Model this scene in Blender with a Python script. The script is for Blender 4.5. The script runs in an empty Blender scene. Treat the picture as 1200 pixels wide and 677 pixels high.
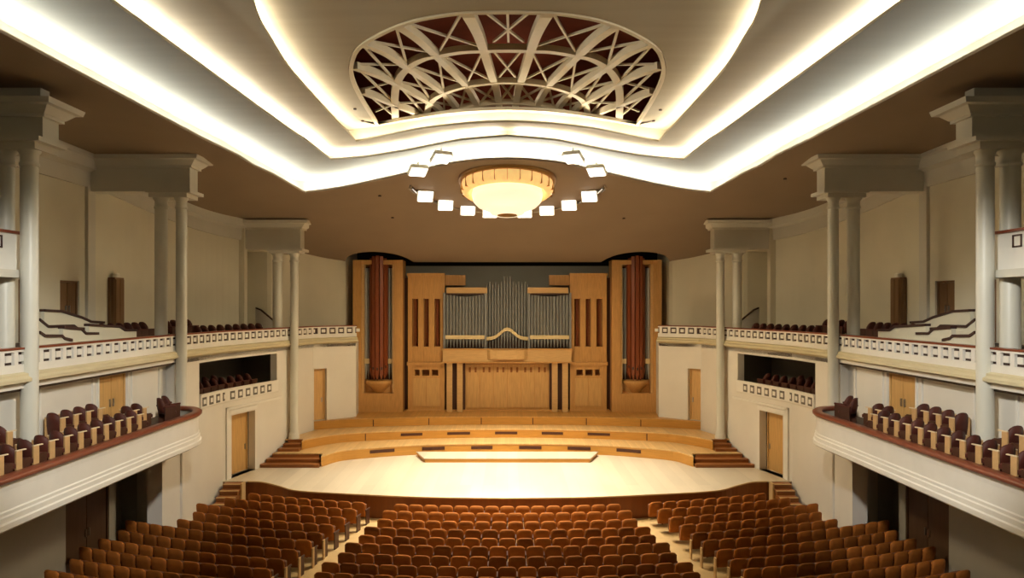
import bpy, bmesh, math, random
from mathutils import Vector, Matrix
random.seed(7)
PI = math.pi
C = bpy.context.scene.collection
sc = bpy.context.scene
# ---------------------------------------------------------------- camera, world, exposure
S = 850.0 / 700.0            # depth unit: plan depths below are written in units of S metres
HC = 7.5                     # camera height above the stage floor
cd = bpy.data.cameras.new('camera'); cam = bpy.data.objects.new('camera', cd); C.objects.link(cam)
cam.location = (0, 0, HC); cam.rotation_euler = (PI/2, 0, 0)
cd.lens = 850/1200*36; cd.sensor_width = 36; cd.clip_end = 300
cd.shift_x = 5.5/1200; cd.shift_y = 19.5/1200
sc.camera = cam
w_ = bpy.data.worlds.new('world'); sc.world = w_; w_.use_nodes = True
w_.node_tree.nodes['Background'].inputs[0].default_value = (1, .85, .65, 1)
w_.node_tree.nodes['Background'].inputs[1].default_value = 0.02
sc.view_settings.view_transform = 'Standard'; sc.view_settings.look = 'None'
sc.view_settings.exposure = 0.0; sc.view_settings.gamma = 1; sc.view_settings.use_curve_mapping = False
COVE_W = (36, 28, 17)        # watts per metre for the three light coves
COVE_COL = ((.95, 1.0, .95), (1.0, .96, .86), (1.0, .93, .78))
SPOT_W = 3500
CHAND_W = 1300
TIER_FILL_W = 7500

def light(name, kind, loc, power, col, **kw):
    d = bpy.data.lights.new(name, kind); d.energy = power; d.color = col
    for k, v in kw.items(): setattr(d, k, v)
    o = bpy.data.objects.new(name, d); o.location = loc; C.objects.link(o); return o
def aim(o, tgt):
    o.rotation_euler = (Vector(tgt) - o.location).to_track_quat('-Z', 'Y').to_euler()
# unseen fill spots added out of frame to brighten the side tiers
for sd in (-1, 1):
    l = light('tier_fill_spot', 'SPOT', (sd*1.5, 9.0, 13.2), TIER_FILL_W, (1, .96, .87), spot_size=.64, spot_blend=.7, shadow_soft_size=.5); aim(l, (sd*12.6, 20, 4.6))
l = light('void_fill_light', 'POINT', (0, 28.5, 15.5), 70, (1, .75, .5), shadow_soft_size=.5)  # unseen fill light added to lift the dark red of the void

# ---------------------------------------------------------------- materials
def lin(c): return tuple(((v/255+.055)/1.055)**2.4 if v > 10 else v/255/12.92 for v in c)
def mat(name, col, rough=.6, metal=0, noise=0, scale=8, stretch=(1,1,1), bump=0, emit=None, power=0, rnd=0, col2=None, spec=.4):
    m = bpy.data.materials.new(name); m.use_nodes = True; nt = m.node_tree; b = nt.nodes['Principled BSDF']
    c = tuple(col)+(1,)
    b.inputs['Base Color'].default_value = c; b.inputs['Roughness'].default_value = rough; b.inputs['Metallic'].default_value = metal
    b.inputs['Specular IOR Level'].default_value = spec
    if emit: b.inputs['Emission Color'].default_value = tuple(emit)+(1,); b.inputs['Emission Strength'].default_value = power
    if noise or bump or rnd:
        tc = nt.nodes.new('ShaderNodeTexCoord'); mp = nt.nodes.new('ShaderNodeMapping'); mp.inputs['Scale'].default_value = stretch
        nz = nt.nodes.new('ShaderNodeTexNoise'); nz.inputs['Scale'].default_value = scale; nz.inputs['Detail'].default_value = 4
        nt.links.new(tc.outputs['Object'], mp.inputs['Vector']); nt.links.new(mp.outputs[0], nz.inputs['Vector'])
        rp = nt.nodes.new('ShaderNodeMapRange'); rp.inputs['To Min'].default_value = 1-noise; rp.inputs['To Max'].default_value = 1+noise
        rp.inputs['From Min'].default_value = .25; rp.inputs['From Max'].default_value = .75
        nt.links.new(nz.outputs['Fac'], rp.inputs['Value'])
        val = rp.outputs[0]
        if rnd:
            oi = nt.nodes.new('ShaderNodeObjectInfo'); r2 = nt.nodes.new('ShaderNodeMapRange')
            r2.inputs['To Min'].default_value = 1-rnd; r2.inputs['To Max'].default_value = 1+rnd
            nt.links.new(oi.outputs['Random'], r2.inputs['Value'])
            mu = nt.nodes.new('ShaderNodeMath'); mu.operation = 'MULTIPLY'; nt.links.new(val, mu.inputs[0]); nt.links.new(r2.outputs[0], mu.inputs[1]); val = mu.outputs[0]
        vm = nt.nodes.new('ShaderNodeVectorMath'); vm.operation = 'SCALE'; vm.inputs[0].default_value = c[:3]
        if col2:
            mx = nt.nodes.new('ShaderNodeMix'); mx.data_type = 'RGBA'; mx.inputs['A'].default_value = c; mx.inputs['B'].default_value = tuple(col2)+(1,)
            nt.links.new(nz.outputs['Fac'], mx.inputs['Factor']); nt.links.new(mx.outputs['Result'], vm.inputs[0])
        nt.links.new(val, vm.inputs['Scale']); nt.links.new(vm.outputs[0], b.inputs['Base Color'])
        if bump:
            bp = nt.nodes.new('ShaderNodeBump'); bp.inputs['Strength'].default_value = bump; bp.inputs['Distance'].default_value = .02
            nt.links.new(nz.outputs['Fac'], bp.inputs['Height']); nt.links.new(bp.outputs[0], b.inputs['Normal'])
    return m
def plank_mat(name, col, w=.14, l=2.4, rough=.4, var=.12, rot=PI/2, dark=.75):
    m = bpy.data.materials.new(name); m.use_nodes = True; nt = m.node_tree; b = nt.nodes['Principled BSDF']
    b.inputs['Roughness'].default_value = rough
    tc = nt.nodes.new('ShaderNodeTexCoord'); mp = nt.nodes.new('ShaderNodeMapping'); mp.inputs['Rotation'].default_value = (0, 0, rot)
    br = nt.nodes.new('ShaderNodeTexBrick'); br.inputs['Brick Width'].default_value = l; br.inputs['Row Height'].default_value = w
    br.inputs['Scale'].default_value = 1; br.inputs['Mortar Size'].default_value = .004; br.offset = .37
    br.inputs['Color1'].default_value = tuple(v*(1-var) for v in col)+(1,); br.inputs['Color2'].default_value = tuple(min(1, v*(1+var)) for v in col)+(1,)
    br.inputs['Mortar'].default_value = tuple(v*dark for v in col)+(1,)
    nt.links.new(tc.outputs['Object'], mp.inputs[0]); nt.links.new(mp.outputs[0], br.inputs['Vector'])
    nz = nt.nodes.new('ShaderNodeTexNoise'); nz.inputs['Scale'].default_value = .35
    mp2 = nt.nodes.new('ShaderNodeMapping'); mp2.inputs['Scale'].default_value = (3, .8, 1); nt.links.new(tc.outputs['Object'], mp2.inputs[0]); nt.links.new(mp2.outputs[0], nz.inputs['Vector'])
    rp = nt.nodes.new('ShaderNodeMapRange'); rp.inputs['To Min'].default_value = .86; rp.inputs['To Max'].default_value = 1.12; nt.links.new(nz.outputs['Fac'], rp.inputs['Value'])
    vm = nt.nodes.new('ShaderNodeVectorMath'); vm.operation = 'SCALE'; nt.links.new(br.outputs['Color'], vm.inputs[0]); nt.links.new(rp.outputs[0], vm.inputs['Scale'])
    nt.links.new(vm.outputs[0], b.inputs['Base Color'])
    return m
M = {}
M['wall'] = mat('cream_plaster', (.73, .70, .63), .75, noise=.04, scale=.8)
M['wall_up'] = mat('greige_plaster', (.70, .665, .53), .8, noise=.04, scale=.7)
M['trim'] = mat('cream_moulding', (.62, .60, .52), .6, noise=.03, scale=1.5)
M['column'] = mat('polished_stucco', (.64, .63, .55), .38, noise=.05, scale=3, stretch=(1, 1, .3))
M['parapet'] = mat('white_parapet_paint', (.77, .75, .69), .6, noise=.03, scale=2)
M['cornice'] = mat('ochre_cornice_paint', (.62, .55, .36), .6, noise=.03, scale=2)
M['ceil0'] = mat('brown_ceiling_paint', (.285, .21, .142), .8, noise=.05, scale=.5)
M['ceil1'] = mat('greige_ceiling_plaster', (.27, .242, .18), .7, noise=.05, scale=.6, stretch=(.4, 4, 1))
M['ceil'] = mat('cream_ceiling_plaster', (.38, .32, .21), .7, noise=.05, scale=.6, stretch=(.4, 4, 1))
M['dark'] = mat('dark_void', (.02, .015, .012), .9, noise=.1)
M['void'] = mat('oxblood_roof_void', (.20, .04, .016), .9, noise=.2, scale=1)
M['lattice'] = mat('lattice_plaster', (.66, .55, .36), .6, noise=.04, scale=2)
M['floor'] = mat('stalls_floor_wood', (.50, .34, .15), .5, noise=.1, scale=3)
M['carpet'] = mat('dark_floor', (.10, .07, .05), .8, noise=.1, scale=3)
M['stage'] = plank_mat('stage_boards', (.57, .49, .36), .5, 9, .35, .07, rot=PI/2+.0, dark=.8)
M['riser'] = plank_mat('riser_boards', (.52, .27, .065), .12, 3, .35, .1)
M['tread'] = plank_mat('tread_boards', (.60, .38, .15), .12, 3, .35, .1)
M['face'] = mat('orange_oak_face', (.50, .24, .045), .4, noise=.12, scale=3, stretch=(.5, .5, 6))
M['step'] = mat('dark_oak_steps', (.28, .10, .025), .4, noise=.12, scale=3, stretch=(.5, 1, 6))
M['nosing'] = mat('pale_nosing', (.60, .42, .20), .5, noise=.05)
M['fascia'] = mat('mahogany_fascia', (.22, .065, .012), .4, noise=.15, scale=2, stretch=(3, 3, .4))
M['oak'] = mat('honey_oak', (.56, .305, .10), .4, noise=.14, scale=4, stretch=(5, 5, .5))
M['oak2'] = mat('light_oak', (.60, .38, .16), .4, noise=.1, scale=4, stretch=(.6, 4, 5))
M['oakdoor'] = mat('oak_door_veneer', (.60, .36, .13), .4, noise=.14, scale=3, stretch=(6, 6, .5))
M['redwood'] = mat('red_mahogany_pipe', (.25, .065, .022), .35, noise=.15, scale=3, stretch=(5, 5, .5))
M['pipe'] = mat('tin_pipe', (.25, .255, .25), .45, metal=.35, noise=.08, scale=3)
M['pipe2'] = mat('pale_tin_pipe', (.42, .43, .41), .35, metal=.35, noise=.05, scale=3)
M['gilt'] = mat('gilt_lip', (.72, .58, .32), .4, noise=.06)
M['greywall'] = mat('grey_green_wall', (.27, .28, .26), .8, noise=.04, scale=1)
M['rail'] = mat('oxblood_rail', (.20, .045, .018), .35, noise=.1, scale=3)
M['seatback'] = mat('tan_leather_back', (.30, .098, .017), .6, noise=.15, scale=5, rnd=.3, spec=.12)
M['seatcush'] = mat('brown_leather_cushion', (.14, .045, .014), .5, noise=.15, scale=5, rnd=.2)
M['seatframe'] = mat('dark_seat_frame', (.07, .025, .012), .5, noise=.1)
M['endpanel'] = mat('pale_end_panel', (.62, .42, .20), .45, noise=.08)
M['boxseat'] = mat('dark_red_velvet', (.075, .016, .009), .6, noise=.2, scale=5, rnd=.2)
M['beige'] = mat('beige_side_panel', (.58, .35, .15), .5, noise=.06)
M['capdark'] = mat('dark_cap_rail', (.05, .022, .018), .5, noise=.1)
M['browndoor'] = mat('brown_door', (.20, .11, .05), .45, noise=.15, scale=3, stretch=(6, 6, .5))
M['boxwall'] = mat('shaded_box_wall', (.15, .135, .115), .8, noise=.05)  # wall colour darkened to carry the shade inside the boxes
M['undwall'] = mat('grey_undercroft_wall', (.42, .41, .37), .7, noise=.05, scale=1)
M['underwood'] = mat('dark_brown_door', (.10, .055, .03), .5, noise=.15, scale=2, stretch=(5, 5, .5))
M['metal'] = mat('brushed_metal', (.4, .38, .34), .35, metal=.9, noise=.05)
M['lampbody'] = mat('pale_lamp_body', (.75, .72, .62), .5, noise=.02)
M['glow'] = mat('lit_lamp_face', (1, 1, .95), .5, emit=(1, .96, .86), power=4.5)
M['bowl'] = mat('lit_glass_bowl', (1, .9, .7), .3, emit=(1, .86, .58), power=.9, noise=.12, scale=2.5)
M['goldring'] = mat('gold_glass_ring', (.80, .48, .14), .3, emit=(1, .62, .22), power=.75, noise=.25, scale=3)
M['arm'] = mat('pale_arm_cap', (.70, .56, .36), .5, noise=.04)
M['goldrim'] = mat('bronze_rim', (.45, .24, .07), .35, metal=.5, noise=.08)

# ---------------------------------------------------------------- mesh helpers
class MB:
    def __init__(s): s.v = []; s.f = []; s.sm = []
    def add(s, vs, fs, smooth=False):
        n = len(s.v); s.v += [tuple(v) for v in vs]; s.f += [tuple(i+n for i in f) for f in fs]; s.sm += [smooth]*len(fs)
    def box(s, x0, x1, y0, y1, z0, z1, mt=None):
        vs = [(x, y, z) for z in (z0, z1) for y in (y0, y1) for x in (x0, x1)]
        if mt: vs = [mt @ Vector(v) for v in vs]
        s.add(vs, [(0,2,3,1), (4,5,7,6), (0,1,5,4), (1,3,7,5), (3,2,6,7), (2,0,4,6)])
    def bevbox(s, x0, x1, y0, y1, z0, z1, b, mt=None):       # box with chamfered upright edges and top
        p = [(x0+b,y0),(x1-b,y0),(x1,y0+b),(x1,y1-b),(x1-b,y1),(x0+b,y1),(x0,y1-b),(x0,y0+b)]
        q = [(x0+2*b,y0+b),(x1-2*b,y0+b),(x1-b,y0+2*b),(x1-b,y1-2*b),(x1-2*b,y1-b),(x0+2*b,y1-b),(x0+b,y1-2*b),(x0+b,y0+2*b)]
        vs = [(a,c,z0) for a,c in p]+[(a,c,z1-b) for a,c in p]+[(a,c,z1) for a,c in q]
        if mt: vs = [mt @ Vector(v) for v in vs]
        fs = [tuple(range(7,-1,-1)), tuple(range(16,24))]
        for k in (0, 8):
            for i in range(8): j = (i+1) % 8; fs.append((k+i, k+j, k+8+j, k+8+i))
        s.add(vs, fs)
    def prism(s, poly, z0, z1):                              # poly in xy
        n = len(poly)
        s.add([(a,b,z0) for a,b in poly]+[(a,b,z1) for a,b in poly],
              [tuple(range(n-1,-1,-1)), tuple(range(n,2*n))]+[(i,(i+1)%n,n+(i+1)%n,n+i) for i in range(n)])
    def prism_y(s, poly, y0, y1):                            # poly in xz
        n = len(poly)
        s.add([(a,y0,b) for a,b in poly]+[(a,y1,b) for a,b in poly],
              [tuple(range(n)), tuple(range(2*n-1,n-1,-1))]+[(i,(i+1)%n,n+(i+1)%n,n+i) for i in range(n)])
    def lathe(s, prof, cx=0, cy=0, n=20, smooth=True, mt=None, a0=0, a1=2*PI):
        full = abs(a1-a0-2*PI) < 1e-6; m = n if full else n+1
        vs = []
        for r, z in prof:
            for i in range(m):
                a = a0+(a1-a0)*i/n; v = Vector((cx+r*math.cos(a), cy+r*math.sin(a), z)); vs.append(mt @ v if mt else v)
        fs = []
        for k in range(len(prof)-1):
            for i in range(n):
                j = (i+1) % m; fs.append((k*m+i, k*m+j, (k+1)*m+j, (k+1)*m+i))
        s.add(vs, fs, smooth)
        if full: s.add([vs[i] for i in range(m)], [tuple(range(m-1,-1,-1))]); s.add([vs[(len(prof)-1)*m+i] for i in range(m)], [tuple(range(m))])
    def tube(s, pts, r, n=8, closed=False):
        P = [Vector(p) for p in pts]; rings = []; N = len(P)
        for i, p in enumerate(P):
            t = (P[(i+1) % N]-P[i-1]) if closed else (P[min(i+1, N-1)]-P[max(i-1, 0)])
            t.normalize(); u = t.cross(Vector((0,0,1)))
            if u.length < 1e-3: u = t.cross(Vector((0,1,0)))
            u.normalize(); v = u.cross(t)
            rings.append([p+u*math.cos(a)*r+v*math.sin(a)*r for a in (2*PI*k/n for k in range(n))])
        vs = [q for g in rings for q in g]; fs = []
        for i in range(N if closed else N-1):
            a, b = i*n, ((i+1) % N)*n
            for k in range(n): fs.append((a+k, a+(k+1) % n, b+(k+1) % n, b+k))
        s.add(vs, fs, True)
        if not closed: s.add(rings[0], [tuple(range(n))]); s.add(rings[-1], [tuple(range(n-1,-1,-1))])
    def beam(s, pts, wdt, h, up=Vector((0,0,1))):            # rectangular section along a path
        P = [Vector(p) for p in pts]; N = len(P); vs = []
        for i, p in enumerate(P):
            t = (P[min(i+1,N-1)]-P[max(i-1,0)]).normalized(); u = t.cross(up).normalized()
            ww = wdt[i] if isinstance(wdt, (list, tuple)) else wdt
            for a, b in ((-1,0),(1,0),(1,1),(-1,1)): vs.append(p+u*a*ww/2+up*b*h)
        fs = [(0,1,2,3), (4*N-1,4*N-2,4*N-3,4*N-4)]
        for i in range(N-1):
            for k in range(4): fs.append((4*i+k, 4*i+(k+1) % 4, 4*i+4+(k+1) % 4, 4*i+4+k))
        s.add(vs, fs)
    def sweep(s, path, prof, sd=1, smooth=False, cap=True):  # path [(w,Y)], prof closed loop [(inward offset, z)]
        P = [Vector(p) for p in path]; N = len(P); vs = []; m = len(prof)
        for i in range(N):
            d0 = (P[i]-P[i-1]).normalized() if i > 0 else (P[1]-P[0]).normalized()
            d1 = (P[i+1]-P[i]).normalized() if i < N-1 else d0
            n0 = Vector((-d0.y, d0.x)); n1 = Vector((-d1.y, d1.x)); n = (n0+n1); n.normalize()
            k = 1/max(.4, n.dot(n0))
            for o, z in prof: q = P[i]+n*o*k; vs.append((sd*q.x, q.y, z))
        fs = []
        for i in range(N-1):
            for k in range(m): fs.append((i*m+k, i*m+(k+1) % m, (i+1)*m+(k+1) % m, (i+1)*m+k))
        if cap: fs += [tuple(range(m)), tuple((N-1)*m+k for k in range(m-1,-1,-1))]
        s.add(vs, fs, smooth)
    def build(s, name, m, parent=None, fix=True):
        me = bpy.data.meshes.new(name); me.from_pydata(s.v, [], s.f)
        if fix:
            bm = bmesh.new(); bm.from_mesh(me); bmesh.ops.recalc_face_normals(bm, faces=bm.faces); bm.to_mesh(me); bm.free()
        me.polygons.foreach_set('use_smooth', s.sm) if len(s.sm) == len(me.polygons) else None
        me.materials.append(m if not isinstance(m, str) else M[m])
        o = bpy.data.objects.new(name, me); C.objects.link(o)
        if parent: o.parent = parent; o.matrix_parent_inverse = Matrix.Translation(parent.location).inverted() if parent.location.length else Matrix()
        return o
def tag(o, label, cat, group=None):
    o['label'] = label; o['category'] = cat
    if group: o['group'] = group
    return o
def thing(name, label, cat, loc=(0,0,0), group=None, rz=0):
    o = bpy.data.objects.new(name, None); C.objects.link(o); o.location = loc; o.rotation_euler = (0,0,rz)
    return tag(o, label, cat, group)
def struct(o): o['kind'] = 'structure'; return o
def copy_tree(o, parent=None):
    c = o.copy(); C.objects.link(c)
    if parent: c.parent = parent
    for ch in o.children: copy_tree(ch, c)
    return c
def U(path): return [(w, z*S) for w, z in path]
def catmull(pts, n=8):
    P = [Vector(p) for p in pts]; out = []
    for i in range(len(P)-1):
        p0, p1, p2, p3 = P[max(i-1,0)], P[i], P[i+1], P[min(i+2,len(P)-1)]
        for k in range(n):
            t = k/n; out.append(.5*((2*p1)+(p2-p0)*t+(2*p0-5*p1+4*p2-p3)*t*t+(3*p1-p0-3*p2+p3)*t**3))
    out.append(P[-1]); return [tuple(p) for p in out]
def resample(path, d):
    P = [Vector(p) for p in path]; out = []; acc = 0; nxt = 0
    for a, b in zip(P, P[1:]):
        L = (b-a).length
        while nxt <= acc+L: out.append((a+(b-a)*((nxt-acc)/L), (b-a).normalized())); nxt += d
        acc += L
    return out
SIDE = {-1: 'left', 1: 'right'}
ORD = ['first','second','third','fourth','fifth','sixth','seventh','eighth','ninth','tenth','eleventh','twelfth','thirteenth','fourteenth','fifteenth','sixteenth','seventeenth','eighteenth','nineteenth','twentieth','twenty-first','twenty-second','twenty-third','twenty-fourth','twenty-fifth']

# ---------------------------------------------------------------- ceiling
H0 = [(-4,13.5),(8,13.4),(12.7,13.3),(19,13.2),(22.5,13.12),(24.5,12.88),(26.3,12.5),(29.5,11.72),(33,10.45),(34.6,10.07),(36,9.85)]
def h0(z):
    for (a, ha), (b, hb) in zip(H0, H0[1:]):
        if z <= b: t = (z-a)/(b-a); return ha+(hb-ha)*t
    return H0[-1][1]
hs = [h0, lambda z: h0(min(z, 26.3))+.6, lambda z: h0(min(z, 25))+.98, lambda z: 14.62]
def cast(x, y, h):           # meets the ceiling sheet seen in that direction
    z = 22.0
    for _ in range(60): z = .5*z+.5*(h(z)-HC)*700/(358-y)
    return (abs(x-594.5)/700*z, z)
def front(pts, h): return [cast(x, y, h) for x, y in pts]
E = [None]*3
def line(a, b, h, n=6): return front([(a[0]+(b[0]-a[0])*i/n, a[1]+(b[1]-a[1])*i/n) for i in range(n)], h)
E[0] = [(12.2, -2)] + line((0,38), (357,226), hs[0]) + catmull(front([(357,226)], hs[0])+front([(395,221),(430,214),(480,203),(520,193.5),(560,188),(594.5,186.5)], hs[0]), 4)
E[1] = [(9.4, -2)] + line((128,0), (388,187.5), hs[1]) + catmull(front([(388,187.5)], hs[1])+front([(430,184),(480,176),(540,164.5),(594.5,160)], hs[1]), 4)
E[2] = catmull([(1.5, 5.0), (4.0, 8.5)]+front([(297,1),(320,50),(347,90),(397,145)], hs[2]), 5) + catmull(front([(417,166),(450,160),(500,150.5),(550,145),(594.5,143)], hs[2]), 4)
E = [[Vector(p) for p in e] for e in E]
def densify(path, d=.8):
    out = [path[0]]
    for a, b in zip(path, path[1:]):
        n = max(1, int((b-a).length/d))
        for k in range(1, n+1): out.append(a+(b-a)*(k/n))
    return out
E = [densify(e) for e in E]
for e in E: e[-1].x = 0
def inn(path, i):            # normal pointing away from the axis, out of the hole
    a = path[max(i-1,0)]; b = path[min(i+1,len(path)-1)]; t = Vector((b.x-a.x, (b.y-a.y)*S)).normalized(); n = Vector((t.y, -t.x))
    return n
def outset(path, d):
    out = []; N = len(path)
    for i, p in enumerate(path):
        q0 = path[i-1] if i else None; q1 = path[i+1] if i < N-1 else None
        def nrm(a, b): t = Vector((b.x-a.x, (b.y-a.y)*S)).normalized(); return Vector((t.y, -t.x))
        n0 = nrm(q0, p) if q0 else nrm(p, q1); n1 = nrm(p, q1) if q1 else Vector((0, 1))
        n = (n0+n1).normalized(); k = 1/max(.45, n.dot(n0))
        if i == N-1: n = Vector((0, 1)); k = 1
        q = Vector((p.x+n.x*d*k, p.y+n.y*d*k/S)); q.x = max(0, q.x); out.append(q)
    out[-1].x = 0
    return out
def sheet(name, inner, outer, h, m, thick=.05, nsub=10, lip=.03):
    mb = MB()
    for sd in (-1, 1):
        n = len(inner); top = []; vs = []; fs = []
        for i in range(n):
            for k in range(nsub+1):
                t = k/nsub; q = inner[i].lerp(outer[i], t); vs.append((sd*q.x, q.y*S, h(q.y)))
        for i in range(n-1):
            for k in range(nsub): a = i*(nsub+1)+k; fs.append((a, a+1, a+nsub+2, a+nsub+1))
        mb.add(vs, fs, True)
        # upper skin and the edge lip
        mb.add([(x, y, z+thick) for x, y, z in vs], [tuple(reversed(f)) for f in fs], True)
        ed = [(inner[i].x*sd, inner[i].y*S, h(inner[i].y)) for i in range(n)]
        mb.add(ed+[(x, y, z+thick+lip) for x, y, z in ed], [(i, i+1, n+i+1, n+i) for i in range(n-1)])
    return struct(mb.build(name, m, fix=False))
# lowest brown sheet: from the outer cove edge to the side walls and down to the organ
outer = []
def backZ(w):                # the sheet stops short of the back wall and is scooped out above the organ towers
    a = abs(abs(w)-7.45)/1.9
    return 34.85-(1.9*math.sqrt(max(0, 1-a*a)) if a < 1 else 0)
E0 = E[0]; ci = max(range(len(E0)), key=lambda i: E0[i].y)
inner0 = []; outer0 = []
for i in range(ci+1): inner0.append(E0[i]); outer0.append(Vector((16.6, E0[i].y)))
for k in range(1, 13): inner0.append(E0[ci]); outer0.append(Vector((16.6, E0[ci].y+(34.85-E0[ci].y)*k/12)))
for k in range(1, 13): inner0.append(E0[ci]); w = 16.6+(9.5-16.6)*k/12; outer0.append(Vector((w, backZ(w))))
nf = 40
for k in range(1, nf+1):
    f = ci+(len(E0)-1-ci)*k/nf; a = int(f); b = min(a+1, len(E0)-1); inner0.append(E0[a].lerp(E0[b], f-a)); w = 9.5*(1-k/nf); outer0.append(Vector((w, backZ(w))))
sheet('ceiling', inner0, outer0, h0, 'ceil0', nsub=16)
for k in (1, 2):
    sheet('ceiling', E[k], [], hs[k], 'ceil') if False else None
def step_sheet(k, m):
    # sheet k covers from its own edge E[k] out past the edge of the sheet below it
    below = E[k-1]; o = outset(below, .62)
    n = 90
    def at(path, t):
        f = t*(len(path)-1); a = int(f); b = min(a+1, len(path)-1); return path[a].lerp(path[b], f-a)
    # parameterise both by the corner (largest depth) so that corners meet corners
    c1 = max(range(len(E[k])), key=lambda i: E[k][i].y); c2 = max(range(len(o)), key=lambda i: o[i].y)
    I, O = [], []
    for i in range(n+1):
        t = i/n
        if t <= .6: u = t/.6; I.append(at(E[k][:c1+1], u)); O.append(at(o[:c2+1], u))
        else: u = (t-.6)/.4; I.append(at(E[k][c1:], u)); O.append(at(o[c2:], u))
    sheet('ceiling', I, O, hs[k], m, nsub=12)
    # cove back between the two sheets
    mb = MB()
    for sd in (-1, 1):
        lo = [(sd*p.x, p.y*S, hs[k-1](p.y)+.04) for p in O]; hi = [(sd*p.x, p.y*S, hs[k](p.y)+.02) for p in O]; N = len(O)
        mb.add(lo+hi, [(i, i+1, N+i+1, N+i) for i in range(N-1)], True)
    struct(mb.build('trim_%d' % k, m, fix=False))
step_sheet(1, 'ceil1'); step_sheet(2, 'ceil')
# top sheet with the skylight opening
SKC, SKR = 19.2, 4.85
def sky_rim():               # one half of the opening, from the near point round the side to the middle of the far edge
    a = [(594.5,12),(562,12.6),(533,14),(505,18),(480,23.5),(452,34),(422,51),(411,66),(409,88),(420,114),(440,146)]
    b = [(440,147),(470,141),(510,134.5),(550,130),(594.5,128.3)]
    out = [Vector(p) for p in catmull(front(a, hs[3]), 4)+catmull(front(b, hs[3]), 4)]
    out[0].x = 0; out[-1].x = 0; return out
rim = sky_rim()
mb = MB(); o3 = outset(E[2], .55)
def at_len(path, t):
    L = [0]
    for a, b in zip(path, path[1:]): L.append(L[-1]+(b-a).length)
    d = t*L[-1]
    for i in range(len(L)-1):
        if d <= L[i+1] or i == len(L)-2: return path[i].lerp(path[i+1], (d-L[i])/max(1e-6, L[i+1]-L[i]))
o3 = [Vector((0, 3.5))]+o3
for sd in (-1, 1):
    n = 96; vs = []; fs = []; ns = 8
    for i in range(n+1):
        a = at_len(rim, i/n); b = at_len(o3, i/n)
        for k in range(ns+1): q = a.lerp(b, k/ns); vs.append((sd*q.x, q.y*S, 14.62))
    for i in range(n):
        for k in range(ns): c = i*(ns+1)+k; fs.append((c, c+1, c+ns+2, c+ns+1))
    mb.add(vs, fs)
    e = [at_len(rim, i/n) for i in range(n+1)]; e = [(sd*p.x, p.y*S, 14.62) for p in e]
    mb.add(e+[(x, y, z+.12) for x, y, z in e], [(i, i+1, n+2+i, n+1+i) for i in range(n)], True)
    lo = [(sd*p.x, p.y*S, hs[2](p.y)+.04) for p in o3]; N = len(lo)
    mb.add(lo+[(x, y, 14.64) for x, y, z in lo], [(i, i+1, N+i+1, N+i) for i in range(N-1)], True)
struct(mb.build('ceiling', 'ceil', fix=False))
# sheets' far sides over the hall behind the camera are closed by plain slabs
mb = MB(); mb.box(-17, 17, -5, 45, 17.6, 17.8); struct(mb.build('ceiling', 'void'))
mb = MB()
for x0, x1, y0, y1 in ((-7,-6.9,12*S,26*S), (6.9,7,12*S,26*S), (-7,7,12*S-.1,12*S), (-7,7,26*S,26*S+.1)): mb.box(x0, x1, y0, y1, 14.7, 17.6)
struct(mb.build('trim_3', 'void', fix=False))

# light coves: strip lamps lying on each sheet behind its lip, shining up and inward
for k in range(3):
    path = densify(outset(E[k], .24), .1); acc = 0; ck = max(range(len(path)), key=lambda i: path[i].y); last = path[0]; seg = 1.9
    for i in range(1, len(path)):
        a, b = Vector((last.x, last.y*S)), Vector((path[i].x, path[i].y*S))
        if (b-a).length >= seg or (i == ck and (b-a).length > .2) or (i == len(path)-1 and (b-a).length > .3):
            zm = (last.y+path[i].y)/2; mid = (a+b)/2; L = (b-a).length
            if mid.y > 3:
                for sd in (-1, 1):
                    p = Vector((sd*mid.x, mid.y, hs[k](zm)+.085))
                    l = light('cove_lamp', 'AREA', p, COVE_W[k]*L, COVE_COL[k], shape='RECTANGLE', size=L*.93, size_y=.10)
                    t = Vector((sd*(b-a).x, (b-a).y, hs[k](path[i].y)-hs[k](last.y))).normalized()
                    n2 = Vector((-(b-a).y, (b-a).x, 0)).normalized(); n2.x *= sd       # towards the opening
                    d = Vector((0,0,1))+n2*(.35 if abs(n2.x) > .8 else -.15); zax = -(d-t*d.dot(t)).normalized(); yax = zax.cross(t)
                    l.rotation_euler = Matrix((t, yax, zax)).transposed().to_euler()
            last = path[i]

# ---------------------------------------------------------------- lattice skylight
def dome(w, z):
    r2 = (w/5.0)**2+((z-SKC)/4.2)**2; return 14.72+.9*max(0, 1-r2)
def L3(x, y):                # a point of the lattice seen in that direction
    z = 19.0
    for _ in range(80):
        w = (x-594.5)/700*z; z = .6*z+.4*(dome(w, z)-HC)*700/(358-y)
    w = (x-594.5)/700*z; return Vector((w, z*S, dome(w, z)))
def q(a): return (400+a[0]/3.0, a[1]/3.0)
def arc_pts(pts, n=6): return [L3(*p) for p in catmull([q(p) for p in pts], n)]
sky = thing('lattice_skylight', 'large oval plaster lattice skylight in the centre of the stepped ceiling', 'skylight', (0, SKC*S, 14.62))
def part(mb, name, m, par): return mb.build(name, m, par)
rads = [[(437,42),(478,120),(503,190),(525,260),(545,320),(556,395)],
        [(185,88),(265,140),(340,207),(395,262),(440,310),(488,395)],
        [(58,157),(150,190),(230,243),(300,290),(360,335),(415,400)],
        [(44,243),(120,268),(190,300),(262,340),(318,372),(362,412)],
        [(75,330),(130,352),(195,378),(250,400),(300,425)]]
wid = [.33, .30, .28, .25, .22]
for r, wd in zip(rads, wid):
    for s_ in (0, 1):
        rr = [(1167-x, y) if s_ else (x, y) for x, y in r]
        b = MB(); P = arc_pts(rr); b.beam(P, [wd*(1-.35*i/len(P)) for i in range(len(P))], .22); part(b, 'rib', 'lattice', sky)
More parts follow.
